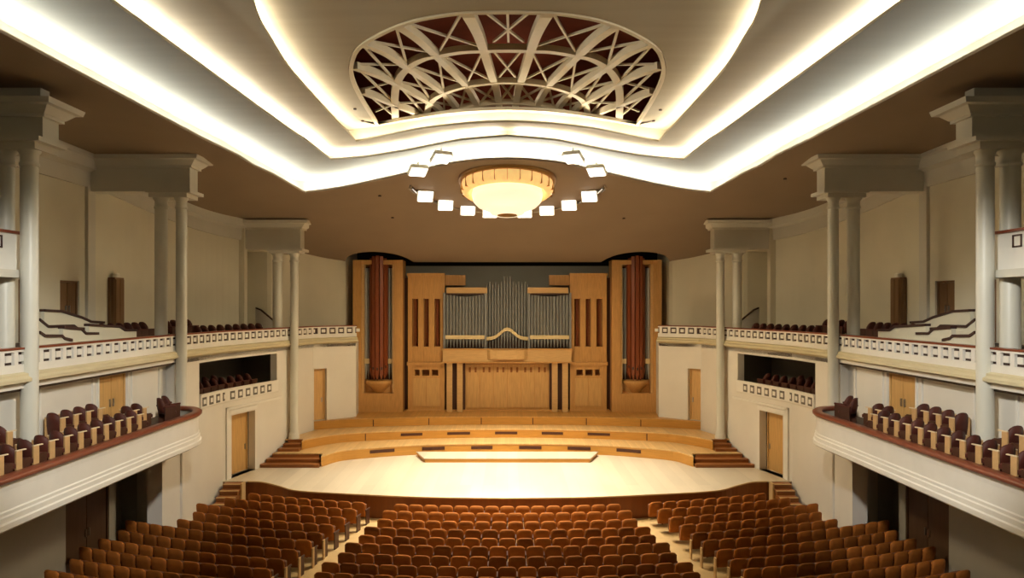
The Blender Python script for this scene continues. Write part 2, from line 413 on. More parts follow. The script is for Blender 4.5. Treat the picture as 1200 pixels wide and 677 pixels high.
rings = [[(190,425),(188,340),(200,285),(232,243),(285,212),(340,200),(420,186),(503,182),(583.5,180)],
         [(300,420),(312,365),(360,332),(440,308),(520,297),(583.5,294)],
         [(370,412),(430,385),(510,372),(583.5,368)]]
for r, wd in zip(rings, (.27, .22, .16)):
    full = r+[(1167-x, y) for x, y in r[-2::-1]]
    b = MB(); b.beam(arc_pts(full, 5), wd, .2); part(b, 'ring_rib', 'lattice', sky)
Aq = [(583.5*2-437,42)]
cells = []
rim_n = [(437,42),(185,88),(58,157),(44,243),(75,330),(120,405)]
r1 = [(503,184),(340,204),(230,243),(190,300),(190,378),(190,425)]
r2 = [(545,305),(440,310),(360,335),(318,372),(300,425)]
r3 = [(556,372),(488,378),(420,390),(362,412)]
def xcell(a, b, c, d, mid=False):
    br = [(a, d), (b, c)]
    if mid: br.append((((a[0]+b[0])/2, (a[1]+b[1])/2), ((c[0]+d[0])/2, (c[1]+d[1])/2)))
    for p, r in br:
        bb = MB(); P = [L3(*q(p)), L3(*q(((p[0]+r[0])/2, (p[1]+r[1])/2))), L3(*q(r))]
        for v in P: v.z += .12
        bb.beam(P, .07, .07); part(bb, 'brace', 'lattice', sky)
def mir(p): return (1167-p[0], p[1])
xcell((480,42), (687,42), (535,163), (640,163), True)
xcell((535,195), (632,195), (555,285), (612,285)); xcell((560,305), (607,305), (563,362), (604,362))
for i in range(5):
    for f in ((lambda p: p), mir):
        xcell(f(rim_n[i]), f(rim_n[i+1]), f(r1[i]), f(r1[i+1]), False)
        if i < 4: xcell(f(r1[i]), f(r1[i+1]), f(r2[i]), f(r2[i+1]))
        if i < 3: xcell(f(r2[i]), f(r2[i+1]), f(r3[i]), f(r3[i+1]))
b = MB()
for sd in (-1, 1):
    pts = [(sd*p.x*.985, (SKC+(p.y-SKC)*.985)*S, 14.58) for p in rim]; b.beam(pts, .12, .12)
part(b, 'rim', 'lattice', sky)

# ---------------------------------------------------------------- walls, balconies
def walls_with_openings(mb, a, b, z0, z1, ops, th=.35, sd=1):
    a, b = Vector(a), Vector(b); L = (b-a).length; t = (b-a)/L; n = Vector((t.y, -t.x))       # n points outwards (larger w)
    def blk(s0, s1, c0, c1):
        if s1-s0 < 1e-3 or c1-c0 < 1e-3: return
        p = [a+t*s0, a+t*s1, a+t*s1+n*th, a+t*s0+n*th]
        mb.prism([(sd*v.x, v.y) for v in p], c0, c1)
    s = 0
    for (s0, s1, c0, c1) in sorted(ops):
        blk(s, s0, z0, z1); blk(s0, s1, z0, c0); blk(s0, s1, c1, z1); s = s1
    blk(s, L, z0, z1)
def along(path, u_px):       # plan point of the straight segment a-b seen at that image offset from the axis
    (w1, z1), (w2, z2) = path; k = u_px/700.0
    # w = k z ; w1+(w2-w1)t = k(z1+(z2-z1)t)
    return (k*z1-w1)/((w2-w1)-k*(z2-z1))
def seg_box(mb, a, b, s0, s1, z0, z1, o0, o1, sd):          # block on a straight wall a-b; offsets inward positive
    a, b = Vector(a), Vector(b); t = (b-a).normalized(); n = Vector((-t.y, t.x))
    p = [a+t*s0+n*o0, a+t*s1+n*o0, a+t*s1+n*o1, a+t*s0+n*o1]; mb.prism([(sd*v.x, v.y) for v in p], z0, z1)
LW = U([(12.5, 22.4), (12.15, 25.5), (10.85, 29.6), (10.25, 31.5), (8.3, 32.75)])
PARA = U(catmull([(12.5, 22.4), (12.3, 25.0), (11.7, 27.4), (10.82, 29.6), (9.9, 31.4), (8.3, 32.75)], 8))
PARA = U([(12.55, 1.5), (12.5, 15.5)])+LW
FL = -.93
def door(sd, a, b, s0, s1, z0, z1, depth, m, num, halves=1, label_handle=True):
    mb = MB(); g = .015
    o = None
    root = MB(); seg_box(root, a, b, s0, s1, z0, z1, -depth-.02, -depth-.10, sd)
    # frame piece holds the leaves
    root = MB()
    seg_box(root, a, b, s0, s0+.07, z0, z1, -depth+.04, -depth-.12, sd); seg_box(root, a, b, s1-.07, s1, z0, z1, -depth+.04, -depth-.12, sd)
    seg_box(root, a, b, s0+.07, s1-.07, z1-.07, z1, -depth+.04, -depth-.12, sd)
    fr = root.build('door_%d' % num, m); struct(fr)
    W_ = (s1-s0-.14)/halves
    for h in range(halves):
        lf = MB(); seg_box(lf, a, b, s0+.07+h*W_+g, s0+.07+(h+1)*W_-g, z0+.01, z1-.08, -depth, -depth-.06, sd)
        l = lf.build('door_leaf', m, fr)
        hd = MB(); c = s0+.07+h*W_+(W_-.10 if h == 0 else .10)
        seg_box(hd, a, b, c-.02, c+.02, z0+.95, z0+1.2, -depth+.05, -depth, sd); hd.build('door_handle', 'metal', l)
    return fr
dn = 0
stub = {}
for sd in (-1, 1):
    side = SIDE[sd]; other = 'left' if sd < 0 else 'right'
    # ---- lower side wall beside the stage
    mb = MB()
    a, b = LW[0], LW[1]; walls_with_openings(mb, a, b, FL, 5.5, [], sd=sd)
    a, b = LW[1], LW[2]; A7 = [(12.15, 25.5), (10.85, 29.6)]; Ls = (Vector(b)-Vector(a)).length
    d0 = along(A7, 323)*Ls; d1 = along(A7, 295.5)*Ls
    # box opening spans both straight pieces; the part before the bend lies on the first one
    A6 = [(12.5, 22.4), (12.15, 25.5)]; L6 = (Vector(LW[1])-Vector(LW[0])).length
    bo0 = along(A6, 361)*L6; bo1 = along(A7, 270)*Ls
    mb = MB()
    walls_with_openings(mb, LW[0], LW[1], FL, 5.5, [(bo0, L6, 3.5, 5.2)], sd=sd)
    # the upper strip of the second piece and its lower strip are separate because door and box lie over each other
    walls_with_openings(mb, LW[1], LW[2], FL, 3.0, [(d0, d1, 0, 2.72)], sd=sd)
    walls_with_openings(mb, LW[1], LW[2], 3.0, 5.5, [(0, bo1, 3.5, 5.2)], sd=sd)
    B7 = [(10.25, 31.5), (8.3, 32.75)]; Lb = (Vector(LW[4])-Vector(LW[3])).length
    walls_with_openings(mb, LW[2], LW[3], FL, 5.5, [], sd=sd)
    e0 = max(.03, along(B7, 226.5)*Lb); e1 = along(B7, 211.5)*Lb
    walls_with_openings(mb, LW[3], LW[4], FL, 5.5, [(e0, e1, 1.4, 4.15)], sd=sd)
    # return of the wall towards the organ
    walls_with_openings(mb, LW[4], (8.75, 35.6*S), FL, 5.5, [], th=.3, sd=sd)
    struct(mb.build('wall_'+side, 'wall'))
    # recess linings
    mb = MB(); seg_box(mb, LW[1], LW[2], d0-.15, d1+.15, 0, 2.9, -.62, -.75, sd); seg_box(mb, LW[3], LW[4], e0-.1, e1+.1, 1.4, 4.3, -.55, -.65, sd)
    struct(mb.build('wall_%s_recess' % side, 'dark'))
    dn += 1; door(sd, LW[1], LW[2], d0+.02, d1-.02, 0, 2.7, .42, 'oakdoor', dn)
    dn += 1; door(sd, LW[3], LW[4], e0+.02, e1-.02, 1.4, 4.12, .25, 'oakdoor', dn)
    # stage door surround
    mb = MB()
    seg_box(mb, LW[1], LW[2], d0-.42, d0-.27, 0, 3.1, .07, 0, sd); seg_box(mb, LW[1], LW[2], d0-.27, d0-.1, 0, 2.95, .035, 0, sd)
    seg_box(mb, LW[1], LW[2], d0-.27, d1+.12, 2.78, 2.95, .035, 0, sd)
    seg_box(mb, LW[1], LW[2], d0-.42, bo1+.35, 3.0, 3.1, .07, 0, sd)
    struct(mb.build('trim_4', 'parapet'))
    # box behind the opening
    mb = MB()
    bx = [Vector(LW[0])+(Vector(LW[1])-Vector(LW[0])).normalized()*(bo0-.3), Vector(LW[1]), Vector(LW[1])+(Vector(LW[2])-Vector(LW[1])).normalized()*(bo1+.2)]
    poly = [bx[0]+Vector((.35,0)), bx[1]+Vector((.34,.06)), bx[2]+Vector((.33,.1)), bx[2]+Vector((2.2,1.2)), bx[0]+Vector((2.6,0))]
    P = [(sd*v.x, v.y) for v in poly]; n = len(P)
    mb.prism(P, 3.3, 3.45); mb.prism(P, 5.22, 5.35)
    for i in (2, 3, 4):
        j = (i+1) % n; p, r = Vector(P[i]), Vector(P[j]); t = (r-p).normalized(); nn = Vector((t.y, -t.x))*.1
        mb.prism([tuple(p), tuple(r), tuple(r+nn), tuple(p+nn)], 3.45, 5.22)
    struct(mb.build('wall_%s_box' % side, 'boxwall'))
    # ---- upper balcony parapet with its band of square coffers
    root = thing('balcony_parapet', 'white %s upper balcony parapet with a band of square openings' % side, 'parapet', (sd*12.5, 10, 5.5))
    mb = MB(); mb.sweep(PARA, [(-.12,6.36),(-.12,5.55),(.10,5.55),(.10,6.0),(.02,6.0),(.02,6.32),(.10,6.32),(.10,6.38),(-.12,6.38)], sd); mb.build('parapet_wall', 'parapet', root)
    mb = MB(); mb.sweep(PARA, [(-.15,6.38),(.12,6.38),(.12,6.43),(-.15,6.43)], sd); mb.build('handrail', 'rail', root)
    mb = MB(); mb.sweep(PARA, [(0,5.46),(.26,5.56),(.26,5.64),(.20,5.70),(.20,5.76),(.10,5.80),(0,5.80)], sd); mb.build('cornice', 'cornice', root)
    mb = MB(); mg = MB()
    for p, t in resample(PARA, .50):
        n = Vector((-t.y, t.x))
        def qd(m_, s0, s1, z0, z1, o0, o1):
            pp = [p+t*s0+n*o0, p+t*s1+n*o0, p+t*s1+n*o1, p+t*s0+n*o1]; m_.prism([(sd*v.x, v.y) for v in pp], z0, z1)
        qd(mb, -.075, .075, 6.0, 6.32, .0, .10)
        qd(mb, .075+.075, .425-.075, 6.075, 6.245, 0.0, .085)
    mb.build('coffer_frame', 'parapet', root)
    mb = MB(); mb.sweep(PARA, [(.021,6.005),(.021,6.315),(.024,6.315),(.024,6.005)], sd); mb.build('coffer_shade', 'capdark', root)  # thin dark strip paints the shade in the coffer grooves
    # ---- upper floor and upper wall
    UW = U([(15.8, -3), (15.8, 23)]+catmull([(15.8, 23), (15.65, 25.5), (15.0, 27.6), (14.1, 28.9), (12.95, 29.75)], 6)[1:])
    VW = U([(12.95, 29.75), (13.9, 29.85), (13.9, 31.7), (12.75, 31.7)]+catmull([(12.55, 31.75), (11.7, 32.8), (10.5, 33.9), (9.4, 34.7), (9.1, 36.2)], 6))
    mb = MB(); U0, U1 = UW[0], UW[1]
    zz = lambda z: (z+3)*S
    uds = [(zz(19.3), zz(20.05), 6.3, 8.35), (zz(21.1), zz(22.05), 6.3, 8.4)]
    walls_with_openings(mb, U0, U1, 5.3, 13.6, uds, sd=sd)
    A8 = UW[1:]; mb.sweep(A8, [(0,5.3),(0,13.2),(-.3,13.2),(-.3,5.3)], sd)
    struct(mb.build('wall_%s_upper' % side, 'wall_up'))
    mb = MB(); mb.sweep(VW, [(0,5.3),(0,12.2),(-.3,12.2),(-.3,5.3)], sd); mb.prism([(sd*12.8, 29.8*S), (sd*14.1, 29.8*S), (sd*14.1, 31.7*S), (sd*12.7, 31.7*S)], 10.35, 12.2)
    struct(mb.build('wall_%s_upper' % side, 'wall_up'))
    for d in uds:
        dn += 1; door(sd, U0, U1, d[0], d[1], d[2], d[3], .1, 'browndoor', dn, 2)
    # the porch door that stands out from the wall, a lamp above it
    pv = thing('door_porch', 'boxy brown double door porch with a white lamp, %s upper balcony wall' % side, 'door', (sd*15.5, 24.1*S, 6.3))
    mb = MB(); mb.box(min(sd*15.5, sd*15.8), max(sd*15.5, sd*15.8), 23.6*S, 24.15*S, 6.3, 8.62); mb.build('door_casing', 'browndoor', pv)
    for k in (0, 1):
        x0 = sd*(15.53+.13*k); mb = MB(); mb.box(min(x0, x0+sd*.11), max(x0, x0+sd*.11), 23.6*S-.03, 23.6*S, 6.35, 8.55); mb.build('door_leaf', 'browndoor', pv)
        mb = MB(); mb.box(min(sd*15.47, sd*15.5), max(sd*15.47, sd*15.5), (23.63+.26*k)*S, (23.86+.26*k)*S, 6.35, 8.55); mb.build('door_leaf', 'browndoor', pv)
    mb = MB(); mb.bevbox(min(sd*15.5, sd*15.7), max(sd*15.5, sd*15.7), 23.7*S, 23.95*S, 8.62, 8.8, .04); mb.build('exit_lamp', 'lampbody', pv)
    # stepped upper floor
    mb = MB()
    fl = PARA[1:]; back = [(15.85, 15.5*S), (15.85, 23*S)]+list(UW[2:])
    poly = [(sd*w, y) for w, y in [(12.6, 0)]+list(PARA[1:])+[(9.3, 34.9*S), (12.4, 32.2*S), (14, 31.9*S), (14, 29.8*S)]+list(UW[::-1][1:-1])+[(15.85, 0)]]
    mb.prism(poly, 5.3, 5.6); mb.prism([(sd*13.0, 23.0*S), (sd*12.2, 28.6*S), (sd*13.4, 29.2*S), (sd*14.6, 27.6*S), (sd*15.4, 25.5*S), (sd*15.6, 23.0*S)], 5.6, 5.75); mb.prism([(sd*13.85, 24.4*S), (sd*13.75, 26.8*S), (sd*14.8, 26.9*S), (sd*15.3, 24.4*S)], 5.75, 5.98)
    mb.prism([(sd*13.7, 0), (sd*13.7, 23.8*S), (sd*15.7, 23.8*S), (sd*15.8, 0)], 5.6, 5.95)
    mb.prism([(sd*14.7, 0), (sd*14.7, 25.0*S), (sd*15.75, 25.0*S), (sd*15.8, 0)], 5.9, 6.3)
    struct(mb.build('floor', 'carpet'))
    # wall entablature and the flat pilaster strip
    mb = MB(); prof = [(0,11.95),(.10,11.95),(.12,12.5),(.20,12.56),(.34,12.62),(.40,12.95),(.48,13.0),(.48,13.5),(0,13.5)]
    mb.sweep([UW[0], UW[1]], prof, sd)
    q0 = catmull([Vector(p) for p in UW[1:]][::1], 1)
    mb2 = MB()
    N = len(A8); vs = []
    for i, (w, y) in enumerate(A8):
        f = max(0, (y/S-23)/(29.75-23)); dz = -1.25*f**1.4
        t = (Vector(A8[min(i+1,N-1)])-Vector(A8[max(i-1,0)])).normalized(); n = Vector((-t.y, t.x))
        for o, z in prof: v = Vector((w, y))+n*o; vs.append((sd*v.x, v.y, z+dz))
    m_ = len(prof); mb.add(vs, [(i*m_+k, i*m_+(k+1) % m_, (i+1)*m_+(k+1) % m_, (i+1)*m_+k) for i in range(N-1) for k in range(m_)])
    mb.sweep([(15.8, 22.35*S), (15.8, 22.75*S)], [(0,5.6),(0,12),(.12,12),(.12,5.6)], sd)
    struct(mb.build('trim_5', 'trim'))
    # ---- columns in pairs with entablature blocks
    for ci_, (zc, w1, w2, wl, top, fb, ab, r1_, zb) in enumerate(((15.5,12.4,13.05,15.8,12.84,11.82,11.52,.21,2.98), (22.4,12.22,12.98,15.8,13.11,11.80,11.53,.20,2.98), (29.5,10.52,11.35,12.95,11.70,10.30,10.07,.20,.95))):
        yc = zc*S; pos = ('nearest the camera', 'in the middle', 'nearest the organ')[ci_]
        for j, (w, r, z0) in enumerate(((w1, r1_, zb), (w2, r1_*1.14, 5.6))):
            cc = thing('column', '%s round column of the %s pair %s' % (('Front tall cream','Rear shorter cream')[j], side, pos), 'column', (sd*w, yc, z0))
            b_ = MB(); b_.lathe([(r*1.06,z0+.3),(r,z0+.36),(r*.99,ab-.5),(r*.95,ab-.42)], sd*w, yc, 20); b_.build('shaft', 'column', cc)
            b_ = MB(); b_.lathe([(r*.95,ab-.42),(r*1.1,ab-.40),(r*1.12,ab-.33),(r*.98,ab-.31),(r*1.0,ab-.12),(r*1.28,ab-.03),(r*1.28,ab)], sd*w, yc, 20); b_.build('capital', 'column', cc)
            b_ = MB(); b_.lathe([(r*1.3,z0),(r*1.3,z0+.1),(r*1.2,z0+.18),(r*1.22,z0+.24),(r*1.06,z0+.30)], sd*w, yc, 20); b_.build('base', 'column', cc)
        en = MB(); x0 = w1-.34
        yb = yc+.45
        def bl(m_, o, z0, z1): m_.box(min(sd*(w1-.27-o), sd*wl), max(sd*(w1-.27-o), sd*wl), yb-.34-o, yb+.34+o, z0, z1)
        en_ = thing('entablature', 'heavy moulded cream entablature block over the %s column pair %s' % (side, pos), 'entablature', (sd*(w1+.5), yc, ab))
        m_ = MB(); m_.box(min(sd*(w1-.32), sd*(w2+.34)), max(sd*(w1-.32), sd*(w2+.34)), yc-.28, yc+.7, ab, fb-.12); m_.box(min(sd*(w1-.5), sd*(w2+.4)), max(sd*(w1-.5), sd*(w2+.4)), yc-.40, yc+.8, fb-.12, fb); m_.build('architrave', 'trim', en_)
        m_ = MB(); bl(m_, 0, fb, top-.42); m_.build('frieze', 'trim', en_)
        m_ = MB(); bl(m_, .10, top-.42, top-.34); 
        xa = sd*(w1-.27); 
        lo, hi = .14, .42
        pl = lambda o: [(sd*(w1-.27-o), yb-.34-o), (sd*wl, yb-.34-o), (sd*wl, yb+.34+o), (sd*(w1-.27-o), yb+.34+o)]
        for (oa, za), (ob, zb_) in (((.12, top-.34), (.30, top-.16)), ((.30, top-.16), (.42, top-.14)), ((.42, top-.14), (.46, top))):
            A_, B_ = pl(oa), pl(ob); m_.add([(x, y, za) for x, y in A_]+[(x, y, zb_) for x, y in B_], [(3,2,1,0), (4,5,6,7)]+[(i, (i+1) % 4, 4+(i+1) % 4, 4+i) for i in range(4)])
        bl(m_, -.15, top, max(top+.01, h0(zc+.9)-.01)); m_.build('cornice', 'trim', en_)
    # ---- curved white partitions of the upper balcony with dark cap rails
    for k, (w, pts) in enumerate(((14.6, [(52,365),(72,366),(95,373),(106,378),(122,379)]), (14.0, [(46,376),(56,384),(86,383),(90,386),(100,386.5)]), (13.5, [(104,382),(140,384),(146,388),(160,388)]), (13.2, [(74,385),(95,387),(100,392),(115,392)]), (12.85, [(46,391),(52,395),(72,395),(75,398),(84,400)]))):
        pr = thing('partition_wall', '%s white curved seating partition with dark cap rail, %s upper balcony' % (('Highest','Second highest','Middle','Second lowest','Lowest')[k], side), 'partition', (sd*w, 18*S, 5.6))
        top_ = []
        for x, y in pts:
            z = w*700/(594.5-x); top_.append((z*S, HC-(y-358)*z/700))
        N = len(top_); m_ = MB(); vs = []
        for o in (0, .12):
            for yy, zt in top_: vs += [(sd*(w+o), yy, 5.6), (sd*(w+o), yy, zt)]
        fs = []
        for i in range(N-1):
            a_ = 2*i; fs += [(a_, a_+1, a_+3, a_+2), (2*N+a_, 2*N+a_+2, 2*N+a_+3, 2*N+a_+1), (a_+1, 2*N+a_+1, 2*N+a_+3, a_+3)]
        fs += [(0, 2*N, 2*N+1, 1), (2*N-2, 2*N-1, 4*N-1, 4*N-2)]
        m_.add(vs, fs); m_.build('panel', 'wall_up', pr)
        m_ = MB(); m_.beam([(sd*(w+.06), yy, zt) for yy, zt in top_], .2, .08); m_.build('cap_rail', 'capdark', pr)
    pr = thing('partition_wall', 'low white stair partition in the niche of the %s upper balcony' % side, 'partition', (sd*12.0, 30.6*S, 5.6))
    tp = [(12.85, 7.35), (12.6, 7.25), (12.3, 7.0), (12.0, 6.75), (11.75, 6.5)]
    m_ = MB(); m_.prism_y([(sd*w, z) for w, z in tp]+[(sd*11.75, 5.6), (sd*12.85, 5.6)], 30.5*S, 30.5*S+.12); m_.build('panel', 'parapet', pr)
    m_ = MB(); m_.beam([(sd*w, 30.5*S+.06, z) for w, z in tp], .18, .07); m_.build('cap_rail', 'capdark', pr)
    # ---- third-level gallery beginning at the near column
    gl = thing('gallery', 'small high white gallery with square openings beside the %s near column' % side, 'balcony', (sd*13, 13*S, 8.4))
    m_ = MB(); m_.box(min(sd*12.75, sd*12.95), max(sd*12.75, sd*12.95), 8*S, 15.5*S+.3, 8.42, 9.36); m_.box(min(sd*12.95, sd*15.8), max(sd*12.95, sd*15.8), 15.5*S+.1, 15.5*S+.3, 8.42, 9.36); m_.build('parapet_wall', 'parapet', gl)
    m_ = MB()
    for k in range(17):
        y0 = 8.2*S+k*.5
        if y0 > 15.5*S: break
        for (ya, yb_, za, zb_) in ((0,.34,9.24,9.28),(0,.34,8.96,9.0),(0,.05,8.98,9.26),(.29,.34,8.98,9.26)):
            m_.box(min(sd*12.73, sd*12.76), max(sd*12.73, sd*12.76), y0+ya, y0+yb_, za, zb_)
    m_.build('coffer_frame', 'capdark', gl)
    m_ = MB(); m_.box(min(sd*12.7, sd*13.0), max(sd*12.7, sd*13.0), 8*S, 15.5*S+.34, 9.36, 9.43); m_.build('handrail', 'rail', gl)
    m_ = MB(); m_.box(min(sd*12.6, sd*15.8), max(sd*12.6, sd*15.8), 8*S, 15.5*S+.38, 8.22, 8.42); m_.build('floor_slab', 'trim', gl)
    m_ = MB(); m_.box(min(sd*13.7, sd*14.1), max(sd*13.7, sd*14.1), 15.3*S, 15.3*S+.4, 5.6, 8.22); m_.build('pier', 'wall_up', gl)
    # ---- first tier: floor, back wall, fascia and rail
    R = U([(10.8, 1.5), (10.8, 12.7), (10.76, 18.5)]+catmull([(10.72, 20.0), (10.76, 20.7), (11.05, 21.35), (11.5, 21.8), (12.1, 21.98), (12.45, 22.0)], 5))
    tr = thing('tier_parapet', 'sweeping cream parapet of the %s tier with oxblood padded rail' % side, 'parapet', (sd*10.8, 10, 2.65))
    m_ = MB(); m_.sweep(R, [(-.14,3.68),(-.14,2.95),(-.14,2.72),(.06,2.66),(.10,2.70),(.10,2.82),(.06,2.85),(.06,2.96),(.03,2.99),(.03,3.06),(.0,3.09),(.0,3.2),(.0,3.5),(.02,3.68)], sd); m_.build('parapet_wall', 'parapet', tr)
    m_ = MB(); m_.sweep(R, [(-.19,3.68),(.08,3.68),(.12,3.72),(.12,3.78),(.06,3.82),(-.17,3.82),(-.2,3.78)], sd, smooth=True); m_.build('handrail', 'rail', tr)
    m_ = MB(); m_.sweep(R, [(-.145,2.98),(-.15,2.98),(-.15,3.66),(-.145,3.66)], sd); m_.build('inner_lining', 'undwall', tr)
    m_ = MB(); pts = [(sd*(w+.1), y) for w, y in R[:-3]]+[(sd*12.85, 22.0*S), (sd*13.65, 22.0*S), (sd*13.65, 1.5*S)]
    m_.prism(pts, 2.70, 3.46); m_.prism([(sd*11.95, 1.5*S), (sd*11.95, 18.55*S), (sd*12.8, 18.55*S), (sd*12.8, 1.5*S)], 3.46, 3.72); struct(m_.build('floor', 'carpet'))
    T0, T1 = (12.8, 1.5*S), (12.8, 22.4*S); zt = lambda z: (z-1.5)*S
    m_ = MB(); walls_with_openings(m_, T0, T1, 2.98, 5.5, [(zt(18.72), zt(20.05), 3.28, 5.28)], th=.3, sd=sd)
    m_.box(min(sd*12.4, sd*12.8), max(sd*12.4, sd*12.8), 1.5*S, 22.3*S, 5.38, 5.52)
    struct(m_.build('wall_%s_tier' % side, 'wall'))
    dn += 1; door(sd, T0, T1, zt(18.72), zt(20.05), 3.28, 5.28, .06, 'oakdoor', dn, 2)
    mm = MB()
    def frame(z0, z1, c0, c1, o=.05, wd=.07):
        a_, b_ = zt(z0), zt(z1)
        seg_box(mm, T0, T1, a_, a_+wd, c0, c1, o, 0, sd); seg_box(mm, T0, T1, b_-wd, b_, c0, c1, o, 0, sd); seg_box(mm, T0, T1, a_, b_, c1-wd, c1, o, 0, sd); seg_box(mm, T0, T1, a_, b_, c0, c0+wd, o, 0, sd)
    frame(16.3, 18.45, 3.3, 5.32); frame(20.3, 21.95, 3.3, 5.32); frame(12.6, 15.0, 3.3, 5.32); frame(18.62, 20.15, 2.98, 5.37, .04, .09)
    struct(mm.build('trim_6', 'parapet'))
    mm = MB()                                             # narrow shadow-gap reveals beside the panels
    seg_box(mm, T0, T1, zt(19.2), zt(19.5), 5.30, 5.42, .16, 0, sd); el = tag(mm.build('emergency_lamp', 'metal'), 'small grey lamp above the double door of the %s tier' % side, 'lamp')
    # ---- undercroft below the tier
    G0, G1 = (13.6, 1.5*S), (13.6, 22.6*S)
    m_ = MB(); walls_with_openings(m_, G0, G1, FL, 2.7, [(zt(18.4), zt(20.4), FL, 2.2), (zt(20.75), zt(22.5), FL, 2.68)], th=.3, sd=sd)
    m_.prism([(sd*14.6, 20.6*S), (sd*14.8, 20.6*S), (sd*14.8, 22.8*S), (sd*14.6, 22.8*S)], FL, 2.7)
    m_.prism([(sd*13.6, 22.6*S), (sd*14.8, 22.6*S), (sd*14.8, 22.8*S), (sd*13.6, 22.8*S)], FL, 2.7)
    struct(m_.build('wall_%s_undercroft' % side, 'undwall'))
    m_ = MB(); m_.box(min(sd*12.2, sd*13.9), max(sd*12.2, sd*13.9), 22.42*S, 22.6*S, FL, 2.68); m_.box(min(sd*12.22, sd*12.75), max(sd*12.22, sd*12.75), 21.15*S, 22.05*S, FL, 2.68)
    m_.box(min(sd*12.28, sd*12.7), max(sd*12.28, sd*12.7), 22.05*S, 22.42*S, FL, 2.68); struct(m_.build('wall_%s_pier' % side, 'wall'))
    dn += 1; door(sd, G0, G1, zt(18.4), zt(20.4), FL, 2.2, .06, 'underwood', dn, 2)

# ---------------------------------------------------------------- back walls, floor
mb = MB(); mb.box(-9.6, 9.6, 35.6*S, 35.6*S+.2, FL, 9.86); struct(mb.build('wall_back', 'greywall'))
mb = MB(); mb.box(-9.6, 9.6, 37.2*S, 37.2*S+.2, 9.0, 12.5); struct(mb.build('wall_back_recess', 'dark'))  # near-black plate paints the shade in the slot above the back wall
mb = MB(); mb.box(-17, 17, -3.4, -3.2, FL, 14); struct(mb.build('wall_front', 'wall_up'))
mb = MB(); mb.box(-15, 15, 10.2*S, 26.5*S, FL-.2, FL); struct(mb.build('floor', 'floor'))
mb = MB(); mb.box(-15, 15, -3.2, 10.2*S, FL-.2, FL); struct(mb.build('floor', 'carpet'))
# choir gallery the camera stands above is out of view

# ---------------------------------------------------------------- stage platform, risers, steps
def plat(name, front_half, back_z, z0, z1, mtop, mface, label, cat, parts=None):
    half = U(front_half); pts = [(x, y) for x, y in half]+[(-x, y) for x, y in half[::-1][1:]]
    bk = [(-x, y) for x, y in U(back_z)][::-1]; full = pts+bk+[(x, y) for x, y in U(back_z)]
    root = thing(name, label, cat, (0, half[0][1], z0))
    m_ = MB(); m_.prism(full, z1-.05, z1); m_.build('deck', mtop, root)
    m_ = MB(); N = len(pts); t = .04
    P3 = [Vector(p) for p in pts]
    vs = [(p.x, p.y+.02, z0) for p in P3]+[(p.x, p.y+.02, z1-.05) for p in P3]+[(p.x, p.y+.02+t, z0) for p in P3]+[(p.x, p.y+.02+t, z1-.05) for p in P3]
    fs = [(i, i+1, N+i+1, N+i) for i in range(N-1)]+[(2*N+i+1, 2*N+i, 3*N+i, 3*N+i+1) for i in range(N-1)]+[(N+i, N+i+1, 3*N+i+1, 3*N+i) for i in range(N-1)]
    m_.add(vs, fs); m_.build('fascia_board', mface, root)
    return root, pts
cm = lambda p, n=5: catmull(p, n)
stage_front = [(12.25, 25.5), (11.2, 25.5)]+cm([(11.1, 25.55), (10.4, 25.45), (9.5, 24.9), (8.45, 24.25), (6, 23.8), (3, 23.42), (0, 23.3)])
root, _ = plat('stage_platform', stage_front, [(9.0, 34.95), (12.0, 30.0), (12.25, 26)], FL, 0, 'stage', 'fascia', 'wide pale boarded concert stage with curved dark red-brown front', 'stage')
m_ = MB(); hp = [(-x, y) for x, y in U(stage_front)][2:]+[(x, y) for x, y in U(stage_front)[::-1][1:-2]]; m_.beam([(x, y-.01, -.05) for x, y in hp], .04, .052); m_.build('stage_nosing', 'nosing', root)
A = [(8.65, 27.75)]+cm([(8.5, 28.05), (8.0, 28.85), (6.6, 29.45), (4.9, 29.95), (2.5, 30.25), (0, 30.35)])
B = [(9.95, 28.9)]+cm([(9.9, 29.2), (8.6, 30.45), (6.8, 31.0), (4.5, 31.4), (2.2, 31.62), (0, 31.7)])
Cc = [(10.2, 31.5)]+cm([(9.6, 31.75), (8, 32.2), (4.5, 32.68), (2.2, 32.82), (0, 32.87)])
bkA = [(8.9, 34.95), (8.35, 33.0), (10.1, 31.5), (10.75, 29.9), (11.1, 28.3), (8.75, 28.3)]
bkB = [(8.9, 34.96), (8.35, 33.0), (10.1, 31.55), (10.75, 29.9), (10.9, 29.3), (10.0, 29.3)]
bkC = [(8.9, 34.97), (8.35, 33.0), (10.15, 31.6)]
ra, pa = plat('stage_riser', A, bkA, .005, .50, 'tread', 'face', 'lowest curved orange oak orchestra riser on the stage', 'riser')
rb, pb = plat('stage_riser', B, bkB, .505, .95, 'tread', 'face', 'middle curved orange oak orchestra riser on the stage', 'riser')
rc, pc = plat('stage_riser', Cc, bkC, .955, 1.40, 'riser', 'face', 'highest curved orange oak riser at the foot of the organ', 'riser')
